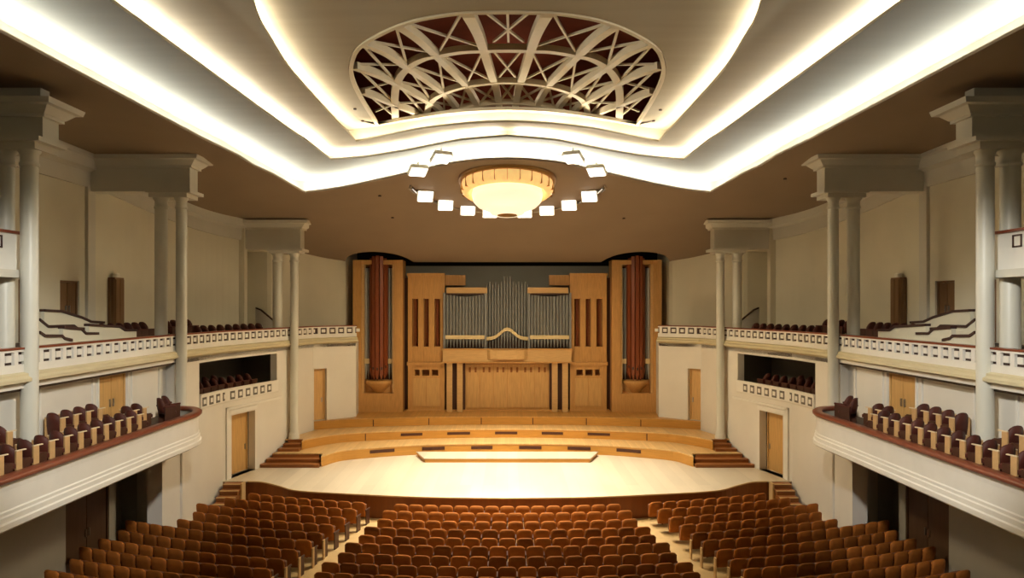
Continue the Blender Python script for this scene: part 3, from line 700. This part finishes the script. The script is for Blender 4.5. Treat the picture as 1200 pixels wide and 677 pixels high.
def slots(root, pts, xs, z0, z1, zc, m='dark', dd=.03):
    path = [Vector(p) for p in pts]
    def yat(x):
        for a_, b_ in zip(path, path[1:]):
            if min(a_.x, b_.x) <= x <= max(a_.x, b_.x) and abs(a_.x-b_.x) > 1e-4: return a_.y+(b_.y-a_.y)*(x-a_.x)/(b_.x-a_.x)
    for x0, x1 in xs:
        m_ = MB(); n = 4; vs = []
        for i in range(n+1):
            x = x0+(x1-x0)*i/n; y = yat(x)+.02; vs += [(x, y-.012, z0), (x, y-.012, z1), (x, y+dd, z0), (x, y+dd, z1)]
        fs = [(0,1,3,2), (4*n, 4*n+2, 4*n+3, 4*n+1)]
        for i in range(n):
            for p, q_ in ((0,1),(1,3),(3,2),(2,0)): fs.append((4*i+p, 4*i+q_, 4*i+4+q_, 4*i+4+p))
        m_.add(vs, fs); m_.build('vent_slot' if x1-x0 > .2 else 'joint', m, root)
sx = lambda a, Z: (400+a/3.0-594.5)/700*Z
slots(ra, pa, [(sx(a, 30), sx(b, 30)) for a, b in ((110,190),(283,362),(455,531),(625,705),(797,877),(965,1045))], .22, .38, 0, 'seatframe')
slots(rb, pb, [(sx(a, 31.5), sx(b, 31.5)) for a, b in ((212,286),(372,452),(540,619),(705,780),(865,942))], .68, .82, 0, 'seatframe')
slots(rb, pb, [(sx(a, 31.2), sx(a, 31.2)+.05) for a in (88, 1068)], .52, .88, 0, 'seatframe')
slots(rc, pc, [(sx(a, 32.7), sx(a, 32.7)+.05) for a in (116, 306, 490, 672, 860, 1046)], .97, 1.33, 0, 'seatframe')
# stage steps at both sides
for sd in (-1, 1):
    st = thing('stage_steps', '%s dark oak steps climbing from the stage to the risers' % side if False else '%s-hand stack of dark oak steps rising beside the curved risers' % SIDE[sd], 'steps', (sd*10, 27.7*S, 0))
    zs = [27.62, 27.95, 28.3, 28.63, 28.95, 29.25]
    for k in range(6):
        w0 = 8.72+.10*k if k < 3 else 10.0
        z0_, z1_ = k*.158, (k+1)*.158+(.002 if k == 5 else 0)
        wl = 11.62-.42*(zs[k]-27.2)
        y0, y1 = zs[k]*S, (zs[k+1] if k < 5 else 29.35)*S
        if k == 3: z0_ = .502
        m_ = MB()
        m_.prism([(sd*w0, y0+.03), (sd*wl, y0+.03), (sd*(wl-.1), 29.3*S), (sd*w0, 29.3*S if k > 2 else 28.3*S)] if k > 2 else [(sd*w0, y0+.03), (sd*wl, y0+.03), (sd*(wl-.12), 28.29*S), (sd*w0, 28.29*S)], z0_+.001, z1_-.03)
        m_.prism([(sd*w0, y0), (sd*wl, y0), (sd*wl, y1), (sd*w0, y1)], z1_-.03, z1_)
        m_.build('step', 'step', st)
    # steps from the stalls up to the stage, along the wall
    st = thing('stalls_steps', '%s corner steps from the stalls up to the stage, pale nosings' % SIDE[sd], 'steps', (sd*11.7, 24.9*S, FL))
    for k in range(5):
        y0 = (25.5-(5-k)*.30)*S; z1_ = FL+(k+1)*.186-.03
        m_ = MB(); m_.box(min(sd*11.25, sd*12.0), max(sd*11.25, sd*12.0), y0, 25.48*S, FL+k*.186-.03*(k > 0), z1_-.03); stp = m_.build('step', 'step', st)
        m_ = MB(); m_.box(min(sd*11.22, sd*12.0), max(sd*11.22, sd*12.0), y0-.03, y0+.06, z1_-.03, z1_); m_.build('nosing', 'nosing', stp)
        m_ = MB(); m_.box(min(sd*11.22, sd*12.0), max(sd*11.22, sd*12.0), y0+.06, y0+.36, z1_-.03, z1_); m_.build('tread', 'step', stp)
    m_ = MB(); m_.prism_y([(sd*11.15, FL), (sd*11.22, FL), (sd*11.22, .02), (sd*11.15, .02)], 25.1*S, 25.45*S); m_.build('end_panel', 'endpanel', st)
# low podium in the middle
pd = thing('podium', 'low pale trapezoid podium at the centre of the stage', 'podium', (0, 29*S, 0))
P = [(-3.98, 28.55*S), (3.98, 28.55*S), (4.55, 29.85*S), (-4.55, 29.85*S)]
m_ = MB(); m_.prism([(x*.99, y+.02) for x, y in P], .002, .17); m_.build('base', 'face', pd)
m_ = MB(); m_.prism(P, .17, .21); m_.build('deck', 'stage', pd)

# ---------------------------------------------------------------- organ
OZ = 34.6; K = OZ/700.0
ox = lambda x: (x-594.5)*K
oz = lambda y: HC+(358-y)*K
YO = OZ*S
organ = thing('pipe_organ', 'large honey oak pipe organ with grey pipes behind the stage', 'organ', (0, YO, 1.4))
def obx(m_, x0, x1, y0, y1, d0, d1, s_=0):       # image-like span, depth measured from the organ front
    a, b = ox(x0), ox(x1)
    if s_: a, b = -b, -a
    m_.box(a, b, YO+d0, YO+d1, oz(y1), oz(y0))
BASE = 358-(1.4-HC)/K
for s_ in (0, 1):
    # tower
    tw = MB()
    obx(tw, 415, 425, 305, BASE, -.35, .9, s_); obx(tw, 463, 473, 305, BASE, -.35, .9, s_)
    obx(tw, 425, 463, 305, 310, -.3, .5, s_) ; obx(tw, 425, 463, 460, BASE, -.35, .9, s_)
    obx(tw, 425, 463, 310, 460, .35, .8, s_)
    t = tw.build('tower_case', 'oak', organ)
    m_ = MB(); obx(m_, 424, 427.5, 310, 460, -.25, .3, s_); obx(m_, 460.5, 464, 310, 460, -.25, .3, s_); m_.build('tower_stile', 'oak2', t)
    m_ = MB(); obx(m_, 427, 461, 312, 458, .28, .345, s_); m_.build('tower_back', 'seatframe', t)
    for x in (428.5, 431.5, 456, 459.5):
        m_ = MB(); X = ox(x)*(-1 if s_ else 1); r = .085
        m_.lathe([(r*.3,oz(444)),(r,oz(430)),(r,oz(314))], X, YO+.1, 12); m_.build('pipe', 'pipe2' if x in (428.5, 459.5) else 'pipe', t)
    for xa, xb in ((427, 433), (455, 461)):
        m_ = MB(); obx(m_, xa, xb, 420, 426, -.05, .0, s_); m_.build('gilt_lip', 'gilt', t)
    # semicircular bunch of square wooden pipes
    for k in range(7):
        a = PI*(k+.5)/7; X = ox(443.8)+.46*math.cos(a); Y = YO+.22-.62*math.sin(a); ht = 307-7*math.sin(a)
        if s_: X = -X
        m_ = MB(); r = .095
        mt = Matrix.Translation((X, Y, 0)) @ Matrix.Rotation((PI/2-a)*(1 if not s_ else -1), 4, 'Z')
        m_.box(-r, r, -r, r, oz(432+6*math.sin(a)), oz(ht), mt)
        zt_ = oz(432+6*math.sin(a)); m_.add([mt @ Vector(v) for v in ((-r,-r,zt_),(r,-r,zt_),(r,r,zt_),(-r,r,zt_),(0,0,zt_-.42))], [(0,1,4),(1,2,4),(2,3,4),(3,0,4),(3,2,1,0)])
        m_.build('wooden_pipe', 'redwood', t)
        m_ = MB(); m_.box(-r*.5, r*.5, -r-.015, -r, zt_+.25, zt_+.4, mt); m_.build('pipe_mouth', 'capdark', t)
    m_ = MB(); X = ox(443.8)*(-1 if s_ else 1); m_.lathe([(.15,oz(462)),(.4,oz(456)),(.78,oz(449)),(.8,oz(446)),(.6,oz(445))], X, YO+.2, 20, a0=PI, a1=2*PI); m_.box(X-.8, X+.8, YO+.15, YO+.35, oz(460), oz(445)); m_.build('bracket', 'oak', t)
    # slotted side panel
    sp = MB(); obx(sp, 478, 483, 322, BASE, 0, .6, s_); obx(sp, 516, 521, 322, BASE, 0, .6, s_)
    for x in (490, 502.5): obx(sp, x, x+6.5, 322, 424, .02, .5, s_)
    obx(sp, 483, 516, 322, 350, .05, .5, s_); obx(sp, 483, 516, 406, 424, .05, .5, s_); obx(sp, 483, 516, 428, 433, .03, .5, s_); obx(sp, 483, 516, 440, BASE, .03, .5, s_)
    for x in (483, 491.5, 503, 513.5): obx(sp, x, x+3, 433, 440, .03, .5, s_)
    obx(sp, 521, 545, 322, 334, .3, .7, s_)
    t = sp.build('side_case', 'oak', organ)
    m_ = MB(); obx(m_, 481, 519, 325, 480, .52, .58, s_); m_.build('case_back', 'step', t)
    m_ = MB(); obx(m_, 477, 521, 424, 428, -.12, .4, s_); obx(m_, 477, 521, 320, 323, -.08, .6, s_); m_.build('ledge', 'oak', t)
    for x in (484, 497, 509):
        m_ = MB(); X = ox(x+3)*(-1 if s_ else 1); m_.lathe([(.06,oz(405)),(.06,oz(350))], X, YO+.42, 8); m_.build('wooden_pipe', 'redwood', t)
    for xa, xb in ((484, 499), (500, 515)):
        m_ = MB(); obx(m_, xa, xb, 443, 476, .0, .03, s_); m_.build('panel', 'oakdoor', t)
    m_ = MB(); obx(m_, 473, 478, 325, BASE, .4, .6, s_); m_.build('shadow_board', 'seatframe', t)
    # lower pipe flat
    fl = MB(); obx(fl, 520, 522.5, 343, 408, -.3, .4, s_); obx(fl, 568, 570, 343, 408, -.3, .4, s_); obx(fl, 522, 568, 343, 408, .3, .4, s_)
    t = fl.build('flat_case', 'pipe', organ)
    m_ = MB(); obx(m_, 523, 567, 397, 408, .26, .3, s_); m_.build('shadow_board', 'capdark', t); m_ = MB(); obx(m_, 523, 567, 343.5, 345.5, -.25, .3, s_); m_.build('cap_shadow', 'capdark', t)  # dark strip under the cap paints the shadow it casts
    m_ = MB(); obx(m_, 524, 571, 337, 343.5, -.45, .4, s_); m_.build('cap', 'oak2', t)
    for k in range(12):
        X = ox(524.5+k*3.75)*(-1 if s_ else 1); r = .092; y0 = 345+(2.5*math.sin(PI*k/11))
        m_ = MB(); m_.lathe([(r*.35,oz(407)),(r,oz(396)),(r,oz(y0))], X, YO-.08, 10); m_.build('pipe', 'pipe', t)
    m_ = MB(); obx(m_, 521, 569, 392.5, 397, -.24, -.17, s_); m_.build('gilt_band', 'gilt', t)
    # paired posts under the gallery
    for x in (524, 536):
        m_ = MB(); obx(m_, x, x+6.5, 424, BASE, -.35, -.05, s_); m_.build('post', 'oak2', organ)
# tall centre field
cf = MB(); obx(cf, 568, 621, 345, 410, .45, .55); cb = cf.build('centre_case', 'greywall', organ)
m_ = MB(); obx(m_, 570, 619, 395, 409, .40, .449); m_.build('shadow_board', 'capdark', cb)
for k in range(15):
    x = 570.5+k*3.43; X = ox(x); r = .078; m_ = MB(); tp = 330-4*abs(k-7)*0+(-6 if k in (6,7,8) else (0 if k % 2 else 3))
    m_.lathe([(r*.35,oz(409)),(r,oz(390)),(r,oz(tp))], X, YO+.15-.22*math.sin(PI*k/14), 10); m_.build('pipe', 'pipe', cb)
arch = []
n = 16
for i in range(n+1):
    t = i/n; x = 569.5+50*t; y = 397-11.5*math.exp(-((t-.5)/.22)**2); arch.append((ox(x), YO-.02-.24*math.sin(PI*t), oz(y)))
m_ = MB(); m_.beam([(a, b, c-.09) for a, b, c in arch], .08, .2); m_.build('gilt_band', 'gilt', cb)
gm = MB(); gm.box(ox(520), ox(669), YO-.5, YO+.4, oz(423), oz(408.5)); g = gm.build('gallery_beam', 'oak2', organ)
m_ = MB(); m_.box(ox(519), ox(670), YO-.55, YO+.3, oz(424.5), oz(422.8)); m_.box(ox(519), ox(670), YO-.54, YO-.3, oz(409.5), oz(407.8)); m_.build('moulding', 'oak', g)
m_ = MB(); mt = None
poly = [(ox(571), YO-.5), (ox(575), YO-.72), (ox(583), YO-.85), (ox(606), YO-.85), (ox(614), YO-.72), (ox(618), YO-.5)]
m_.prism(poly, oz(419.5), oz(409)); m_.build('bay', 'oak2', g)
m_ = MB(); obx(m_, 545, 644, 424, BASE, .25, .45); pb_ = m_.build('panelling', 'oak', organ)
for k in range(6):
    xa = 546+k*16.3; m_ = MB(); obx(m_, xa, xa+15.4, 427, 478, .19, .25); pn = m_.build('panel_door', 'oakdoor', pb_)
    for xx in (3.2, 10.0):
        m_ = MB(); obx(m_, xa+xx, xa+xx+2.4, 430.5, 436.5, .175, .20); m_.build('slot', 'step', pn)
for xa, xb in ((521.5, 545), (644, 667.5)):
    m_ = MB(); obx(m_, xa, xb, 424, BASE, .1, .2); m_.build('dark_recess', 'seatframe', organ)
m_ = MB(); obx(m_, 475, 714, 480, BASE+.2, -.02, .4); m_.build('plinth', 'oak', organ)

# ---------------------------------------------------------------- chandelier and ring of spot lamps
CZ = 25.0; sl = math.atan2(h0(23.2)-h0(26.8), 3.6*S)
def ceilpt(x, y, drop=0): return Vector((x, y, h0(CZ)-.0-(y-CZ*S)*math.tan(sl)-drop))
ch = thing('chandelier', 'round golden glass ceiling chandelier glowing over the front of the stage', 'chandelier', tuple(ceilpt(0, CZ*S)))
mt = Matrix.Translation(ceilpt(0, CZ*S)) @ Matrix.Rotation(-sl, 4, 'X')
m_ = MB(); m_.lathe([(1.98,.1),(2.05,-.02),(2.02,-.16),(1.9,-.2),(1.86,-.1),(1.8,.1)], n=40, mt=mt); m_.build('rim', 'goldrim', ch)
m_ = MB(); m_.lathe([(1.88,-.05),(1.95,-.3),(1.9,-.55),(1.74,-.68),(1.62,-.66),(1.56,-.5),(1.5,-.1)], n=40, mt=mt); m_.build('glass_ring', 'goldring', ch)
for k in range(24):
    a = 2*PI*k/24; m_ = MB(); m_.box(1.6, 1.965, -.008, .008, -.6, -.1, mt @ Matrix.Rotation(a, 4, 'Z')); m_.build('glass_rib', 'goldrim', ch)
mt2 = Matrix.Translation(ceilpt(0, CZ*S, .15)) @ Matrix.Rotation(-sl*.5, 4, 'X')
m_ = MB(); m_.lathe([(1.3,.1),(1.42,-.2),(1.49,-.5),(1.42,-.78),(1.22,-1.0),(.95,-1.12),(.76,-1.17),(.70,-1.3),(.55,-1.36),(.3,-1.37)], n=36, mt=mt2); m_.build('glass_bowl', 'bowl', ch)
m_ = MB(); m_.lathe([(.62,-1.22),(.64,-1.30),(.5,-1.36),(.2,-1.38)], n=24, mt=mt2); m_.build('bottom_rim', 'goldrim', ch)
l = light('chandelier_lamp', 'AREA', ceilpt(0, CZ*S, 1.7), CHAND_W, (1, .78, .48), shape='DISK', size=2.4)
RC = 25.0; RR = 4.15
def ringpt(a, r=RR, drop=.25):
    x = r*math.sin(a); y = RC*S+r*math.cos(a)*1.08; return ceilpt(x, y, drop)
rg = thing('lamp_track', 'thin curved metal track carrying the lamps round the chandelier', 'lamp track', tuple(ringpt(0)))
A0 = 1.42
m_ = MB(); m_.tube([ringpt(A0*(i/40*2-1), RR, .16) for i in range(41)], .05); m_.build('rail', 'metal', rg)
m_ = MB(); m_.tube([ringpt(A0*(i/40*2-1), RR+.12, .16) for i in range(41)], .02); m_.build('rail', 'metal', rg)
for i in range(9):
    p = ringpt(A0*(i/8*2-1), RR+.06, .12); m_ = MB(); m_.tube([p, p+Vector((0,0,.55))], .02); m_.build('hanger', 'metal', rg)
angs = [.215, .50, .82, 1.2, 2.0, 2.45]
names = ['lowest', 'second lowest', 'third lowest', 'fourth lowest', 'upper outer', 'uppermost']
for sg in (-1, 1):
    for a, nm in zip(angs, names):
        p = ringpt(a*sg, RR-.28, .22)
        t = thing('spot_lamp', 'bright square lamp on the ring, %s on the %s side' % (nm, SIDE[sg]), 'lamp', tuple(p), 'square lamps ringing the chandelier')
        mtt = Matrix.Translation(p) @ Matrix.Rotation(-a*sg*.2, 4, 'Z') @ Matrix.Rotation(-.85 if a < 1.5 else -.45, 4, 'X')
        m_ = MB(); m_.bevbox(-.36, .36, -.3, .3, -.06, .12, .04, mtt); m_.build('lamp_housing', 'lampbody', t)
        m_ = MB(); m_.box(-.31, .31, -.25, .25, -.085, -.06, mtt); m_.build('lamp_lens', 'glow', t)
        m_ = MB(); q_ = ringpt(a*sg, RR, .16) if a < A0 else p+Vector((0,0,.35)); m_.tube([p+Vector((0,0,.05)), q_], .025); m_.build('yoke', 'metal', t)
        tgt = Vector((p.x*(1.1 if a < 1.5 else .5), (27.0 if a < 1.5 else 20.5)*S, 0)); l = light('stage_lamp', 'SPOT', p+Vector((0,0,-.18)), SPOT_W, (1, .915, .76), spot_size=1.4 if a < 1.5 else .85, spot_blend=.85, shadow_soft_size=.25); aim(l, tgt)
# small dark ceiling fittings on the brown sheet
for i, (x, y, nm) in enumerate(((460,277,'left'),(445,229,'far left'),(731,279,'right'),(920,209,'far right'))):
    w, z = cast(x, y, h0); sx_ = -1 if x < 594 else 1
    m_ = MB(); m_.lathe([(.07,-.05),(.07,.02)], 0, 0, 10, mt=Matrix.Translation((sx_*w, z*S, h0(z)))); tag(m_.build('ceiling_sensor', 'capdark'), 'tiny dark ceiling fitting on the brown ceiling, %s of the chandelier' % nm, 'sensor')
for i, (x, y) in enumerate(((416,127),(425,141),(774,128),(766,141))):
    w, z = cast(x, y, hs[3]); sx_ = -1 if x < 594 else 1
    m_ = MB(); m_.lathe([(.06,-.05),(.06,.02)], 0, 0, 10, mt=Matrix.Translation((sx_*w, z*S, 14.62))); tag(m_.build('ceiling_sensor', 'capdark'), 'tiny dark fitting beside the lattice skylight, %s side, %s of two' % ('left' if sx_ < 0 else 'right', 'outer' if i % 2 == 0 else 'inner'), 'sensor')

# ---------------------------------------------------------------- stalls seats
def rounded_slab(mb, w, h, th, z0, bow, lean, n=8, rc=.10):
    # upright slab facing +Y front, seen from behind (-Y); rounded top corners and a curved back
    prof = []
    for i in range(n+1):
        x = -w/2+w*i/n; e = abs(x)/(w/2); top = h*(1-rc*e**(4 if rc < .2 else 2.5))-(.03 if e > .99 else 0); prof.append((x, top))
    vs = []
    for side in (0, 1):
        for x, top in prof:
            yb = bow*(x/(w/2))**2
            for k in range(4):
                z = top*k/3; y = yb-lean*(z/h)+(th if side else 0)*(1-.35*(k/3)**2)+(.0 if side else .02*math.sin(PI*k/3)*-1)
                vs.append((x, y, z0+z))
    m = 4*(n+1); fs = []
    for i in range(n):
        for k in range(3):
            a = 4*i+k; fs.append((a, a+4, a+5, a+1)); fs.append((m+a, m+a+1, m+a+5, m+a+4))
        fs.append((4*i+3, 4*i+7, m+4*i+7, m+4*i+3)); fs.append((4*i, m+4*i, m+4*i+4, 4*i+4))
    for k in range(3):
        fs.append((k, k+1, m+k+1, m+k)); fs.append((4*n+k, m+4*n+k, m+4*n+k+1, 4*n+k+1))
    mb.add(vs, fs, True)
def seat_parts(root, w=.53):
    m_ = MB(); rounded_slab(m_, w, .58, .09, .32, .03, .10); m_.build('backrest', 'seatback', root)
    m_ = MB(); m_.bevbox(-w/2+.03, w/2-.03, .10, .26, .36, .78, .03); m_.build('seat_cushion', 'seatcush', root)
    m_ = MB()
    m_.bevbox(w/2-.01, w/2+.045, -.02, .40, .56, .61, .015); m_.build('armrest', 'seatframe', root)
    m_ = MB(); m_.box(w/2, w/2+.035, .02, .34, 0, .56); m_.build('side_frame', 'seatframe', root)
proto = thing('stalls_chair', 'x', 'seat', (0, 0, FL))
seat_parts(proto)
SEATH = [c.data for c in proto.children]
# bake the children as local geometry
for c in proto.children: c.matrix_parent_inverse = Matrix()
CYL = 56.0; PITCH = .58
rows = []
y_tops = [593,601,611,620.5,630.5,640,652,664,676]
Zs = [7.55*700/(y-358) for y in y_tops]
while len(Zs) < 12: Zs.append(Zs[-1]-.74)
cand = []
for r, z in enumerate(Zs):
    Rr = CYL-z*S
    n = int(2*math.radians(9.15)*Rr/PITCH); 
    for k in range(n):
        a = (k-(n-1)/2)*PITCH/Rr; cand.append((r, 'centre', k, n, a, Rr))
    for sd in (-1, 1):
        k = 0; aa = math.radians(10.9)+.5*PITCH/Rr
        while True:
            X = Rr*math.sin(aa); Y = CYL-Rr*math.cos(aa)
            lim = 12.0-.35 if Y > 21.1*S else 13.25
            if Y > 23.9*S-.5 and X > 10.85: break
            if r == 0 and X > 10.6: break
            if X > lim: break
            cand.append((r, SIDE[sd], k, 99, aa*sd, Rr)); k += 1; aa += PITCH/Rr
def visible(c):
    X = c[5]*math.sin(c[4]); Y = CYL-c[5]*math.cos(c[4]); u = 850*X/Y; v = 850*(HC-(FL+.9))/Y
    return abs(u) < 612 and v < 345
cand = [c for c in cand if visible(c)]
cand.sort(key=lambda c: CYL-c[5]*math.cos(c[4]))
from collections import Counter
cnt = Counter((c[0], c[1]) for c in cand)
stuff = MB(); rest = 0; made = 0
sb = [d for d in SEATH]
def ordn(i): return ORD[i] if i < len(ORD) else str(i+1)
def add_extra_endpanel(root):
    m_ = MB(); m_.box(-.29, -.255, -.06, .40, 0, .66); o = m_.build('end_panel', 'endpanel', root); o.matrix_parent_inverse = Matrix(); return o
def add_extra_endpanel_r(root):
    m_ = MB(); m_.box(.255, .29, -.06, .40, 0, .66); o = m_.build('end_panel', 'endpanel', root); o.matrix_parent_inverse = Matrix(); return o
first = True
ep_mesh = {}
for c in cand:
    r, blk, k, n, a, Rr = c; X = Rr*math.sin(a); Y = CYL-Rr*math.cos(a)
    rz = a
    if made < 300:
        o = proto if first else copy_tree(proto); first = False
        o.location = (X, Y, FL); o.rotation_euler = (0, 0, rz); made += 1
        row = ordn(r)
        if blk == 'centre': lab = 'tan stalls seat, %s from the left aisle, centre block, %s row from the stage' % (ordn(k), row); grp = 'centre block stalls seats'
        else: lab = 'tan stalls seat, %s from the aisle, %s block, %s row from the stage' % (ordn(k), blk, row); grp = '%s block stalls seats' % blk
        o['label'] = lab; o['group'] = grp; o['category'] = 'seat'
        c_ = (r, blk, k)
        o['_e'] = 1 if (blk == 'left' and k == 0) else (-1 if (blk == 'right' and k == 0) else 0)
    else:
        rest += 1; mt = Matrix.Translation((X, Y, FL)) @ Matrix.Rotation(rz, 4, 'Z')
        for ch_ in proto.children:
            pass
        stuff_list = globals().setdefault('_rest', []); stuff_list.append(mt)
bpy.context.view_layer.update()
# aisle end panels as parts of their seats
epm = {}
for o in [o for o in C.objects if o.name.startswith('stalls_chair')]:
    e = o.get('_e', 0)
    if e:
        if e not in epm:
            m_ = MB(); x0, x1 = ((.30, .345) if e > 0 else (-.345, -.30)); m_.box(x0, x1, -.06, .06, 0, .64); ob = m_.build('end_panel', 'endpanel'); epm[e] = ob
        else: ob = epm[e].copy(); C.objects.link(ob)
        ob.parent = o; ob.matrix_parent_inverse = Matrix()
    if '_e' in o: del o['_e']
if globals().get('_rest'):
    ms = MB(); mats = []; allv = []; me = bpy.data.meshes.new('chair_rows'); V = []; F = []; MI = []; SM = []
    ch_list = [(c.data, i) for i, c in enumerate(proto.children) if c.name.split('.')[0] != 'end_panel']
    for mt in _rest:
        for d, i in ch_list:
            n0 = len(V); V += [tuple(mt @ v.co) for v in d.vertices]
            for p in d.polygons: F.append(tuple(n0+j for j in p.vertices)); MI.append(i); SM.append(p.use_smooth)
    me.from_pydata(V, [], F)
    for d, i in ch_list: me.materials.append(d.materials[0])
    me.polygons.foreach_set('material_index', MI); me.polygons.foreach_set('use_smooth', SM)
    o = bpy.data.objects.new('chair_rows', me); C.objects.link(o); o['kind'] = 'stuff'
    tag(o, 'rows of brown stalls seats nearest the stage front', 'seats')
print('seats', made, rest)

# ---------------------------------------------------------------- tier chairs with beige side panels
def tier_chair():
    t = thing('tier_chair', 'x', 'chair')
    m_ = MB(); rounded_slab(m_, .46, .76, .09, .10, .06, .10, rc=.2); m_.build('backrest', 'boxseat', t)
    m_ = MB(); m_.bevbox(-.22, .22, .08, .50, .34, .46, .03); m_.build('seat_cushion', 'boxseat', t)
    for s_ in (-1, 1):
        m_ = MB(); m_.bevbox(s_*.255-.03, s_*.255+.03, -.03, .13, .12, .70, .01); pnl = m_.build('side_panel', 'beige', t)
        m_ = MB(); m_.bevbox(s_*.255-.03, s_*.255+.03, -.03, .24, .70, .725, .008); m_.build('armrest', 'arm', pnl)
        m_ = MB(); m_.box(s_*.255-.02, s_*.255+.02, .0, .3, 0, .12); m_.box(s_*.255-.02, s_*.255+.02, .13, .34, .12, .5); m_.build('leg', 'seatframe', t)
    return t
tc = tier_chair()
for ch_ in tc.children: ch_.matrix_parent_inverse = Matrix()
used = False
def spots_tier():
    L_ = []
    z = 12.25
    k = 0
    while z < 18.5: L_.append((11.50, z, 3.46, 'front row')); z += .50; k += 1
    for z in (12.6, 13.1, 13.6, 14.1, 14.6): L_.append((12.42, z, 3.72, 'near back-row group'))
    for z in (16.35, 16.85, 17.35, 17.85): L_.append((12.42, z, 3.72, 'middle back-row group'))
    return L_
for sd in (-1, 1):
    L_ = spots_tier(); cn = Counter(x[3] for x in L_); ix = Counter()
    for w, z, fz, nm in L_+[(12.1, 19.0, 3.46, 'pair past the door'), (12.1, 19.5, 3.46, 'pair past the door')]:
        o = tc if not used else copy_tree(tc); used = True
        o.location = (sd*w, z*S, fz); o.rotation_euler = (0, 0, sd*math.radians(14))
        ix[nm] += 1
        o['label'] = '%s tier chair with beige side panels, %s from the camera, %s' % (SIDE[sd], ordn(ix[nm]-1), nm); o['group'] = '%s tier chairs' % SIDE[sd]
# plain dark red chairs at the rounded tier end, on the upper balcony and in the boxes
def dome_chair():
    t = thing('box_chair', 'x', 'chair')
    m_ = MB(); rounded_slab(m_, .42, .52, .10, .40, .06, .06, rc=.32); m_.build('backrest', 'boxseat', t)
    m_ = MB(); m_.bevbox(-.22, .22, .08, .50, .36, .46, .03); m_.build('seat_cushion', 'boxseat', t)
    for s_ in (-1, 1):
        m_ = MB(); m_.bevbox(s_*.25-.03, s_*.25+.03, .02, .44, .6, .65, .01); m_.build('armrest', 'boxseat', t)
        m_ = MB(); m_.box(s_*.25-.02, s_*.25+.02, .08, .42, 0, .6); m_.build('side_frame', 'seatframe', t)
    return t
dc = dome_chair()
for ch_ in dc.children: ch_.matrix_parent_inverse = Matrix()
used2 = False
for sd in (-1, 1):
    sn = SIDE[sd]; L_ = []
    for k in range(2): L_.append((11.8+.1*k, 20.25+.48*k, 3.46, 40-8*k, 'at the rounded end of the %s tier' % sn))
    def lwz(z): return 12.5-.113*(z-22.4) if z < 25.5 else 12.15-.317*(z-25.5)
    for k in range(9): z = 24.9+.46*k; L_.append((lwz(z)+.75, z, 5.75, 18, 'in the front row between columns, %s upper balcony' % sn))
    for k in range(4): L_.append((14.3-.05*k, 25.0+.46*k, 5.75 if k > 9 else 5.98, 18, 'in the back row between columns, %s upper balcony' % sn))
    for k in range(6): L_.append((14.25, 21.0+.46*k, 5.95, 18, 'before the middle column pair, %s upper balcony' % sn))
    for k in range(8): z = 24.2+.48*k; L_.append((lwz(z)+.55, z, 3.46, 22, 'in the front row of the %s side box' % sn))
    for k in range(6): z = 24.4+.48*k; L_.append((lwz(z)+1.45, z, 3.46, 22, 'in the back row of the %s side box' % sn))
    ix = Counter()
    for w, z, fz, rot, nm in L_:
        o = dc if not used2 else copy_tree(dc); used2 = True
        o.location = (sd*w, z*S, fz); o.rotation_euler = (0, 0, sd*math.radians(rot)); ix[nm] += 1
        o['label'] = 'dark red chair, %s %s' % (ordn(ix[nm]-1), nm); o['group'] = 'dark red chairs '+nm
for sd in (-1, 1):
    # side box parapet with square openings
    sn = SIDE[sd]; a6, b6, c6 = Vector(LW[0]), Vector(LW[1]), Vector(LW[2])
    p0 = a6+(b6-a6).normalized()*(along([(12.5, 22.4), (12.15, 25.5)], 361)*(b6-a6).length); p2 = b6+(c6-b6).normalized()*(along([(12.15, 25.5), (10.85, 29.6)], 270)*(c6-b6).length)
    pth = [tuple(p0), tuple(b6), tuple(p2)]
    t = thing('box_parapet', 'low white parapet with square openings under the %s side box' % sn, 'parapet', (sd*p0.x, p0.y, 3.45))
    m_ = MB(); m_.sweep(pth, [(0,3.36),(.06,3.36),(.08,3.4),(.08,3.88),(-.02,3.88),(-.02,3.5),(0,3.5)], sd); m_.build('parapet_wall', 'parapet', t)
    m_ = MB(); m_.sweep(pth, [(-.04,3.88),(.10,3.88),(.10,3.93),(-.04,3.93)], sd); m_.build('handrail', 'parapet', t)
    for p, tt in resample(pth, .56)[:-1]:
        n = Vector((-tt.y, tt.x)); bk_ = None
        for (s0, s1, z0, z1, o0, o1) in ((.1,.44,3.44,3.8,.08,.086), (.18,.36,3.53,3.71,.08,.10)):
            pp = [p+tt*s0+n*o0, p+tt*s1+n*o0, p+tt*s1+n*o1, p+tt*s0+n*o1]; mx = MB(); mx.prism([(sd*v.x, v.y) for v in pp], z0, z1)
            bk_ = mx.build('coffer_block' if bk_ else 'coffer', 'parapet' if bk_ else 'boxwall', bk_ or t)  # dark squares paint the groove shade round each block
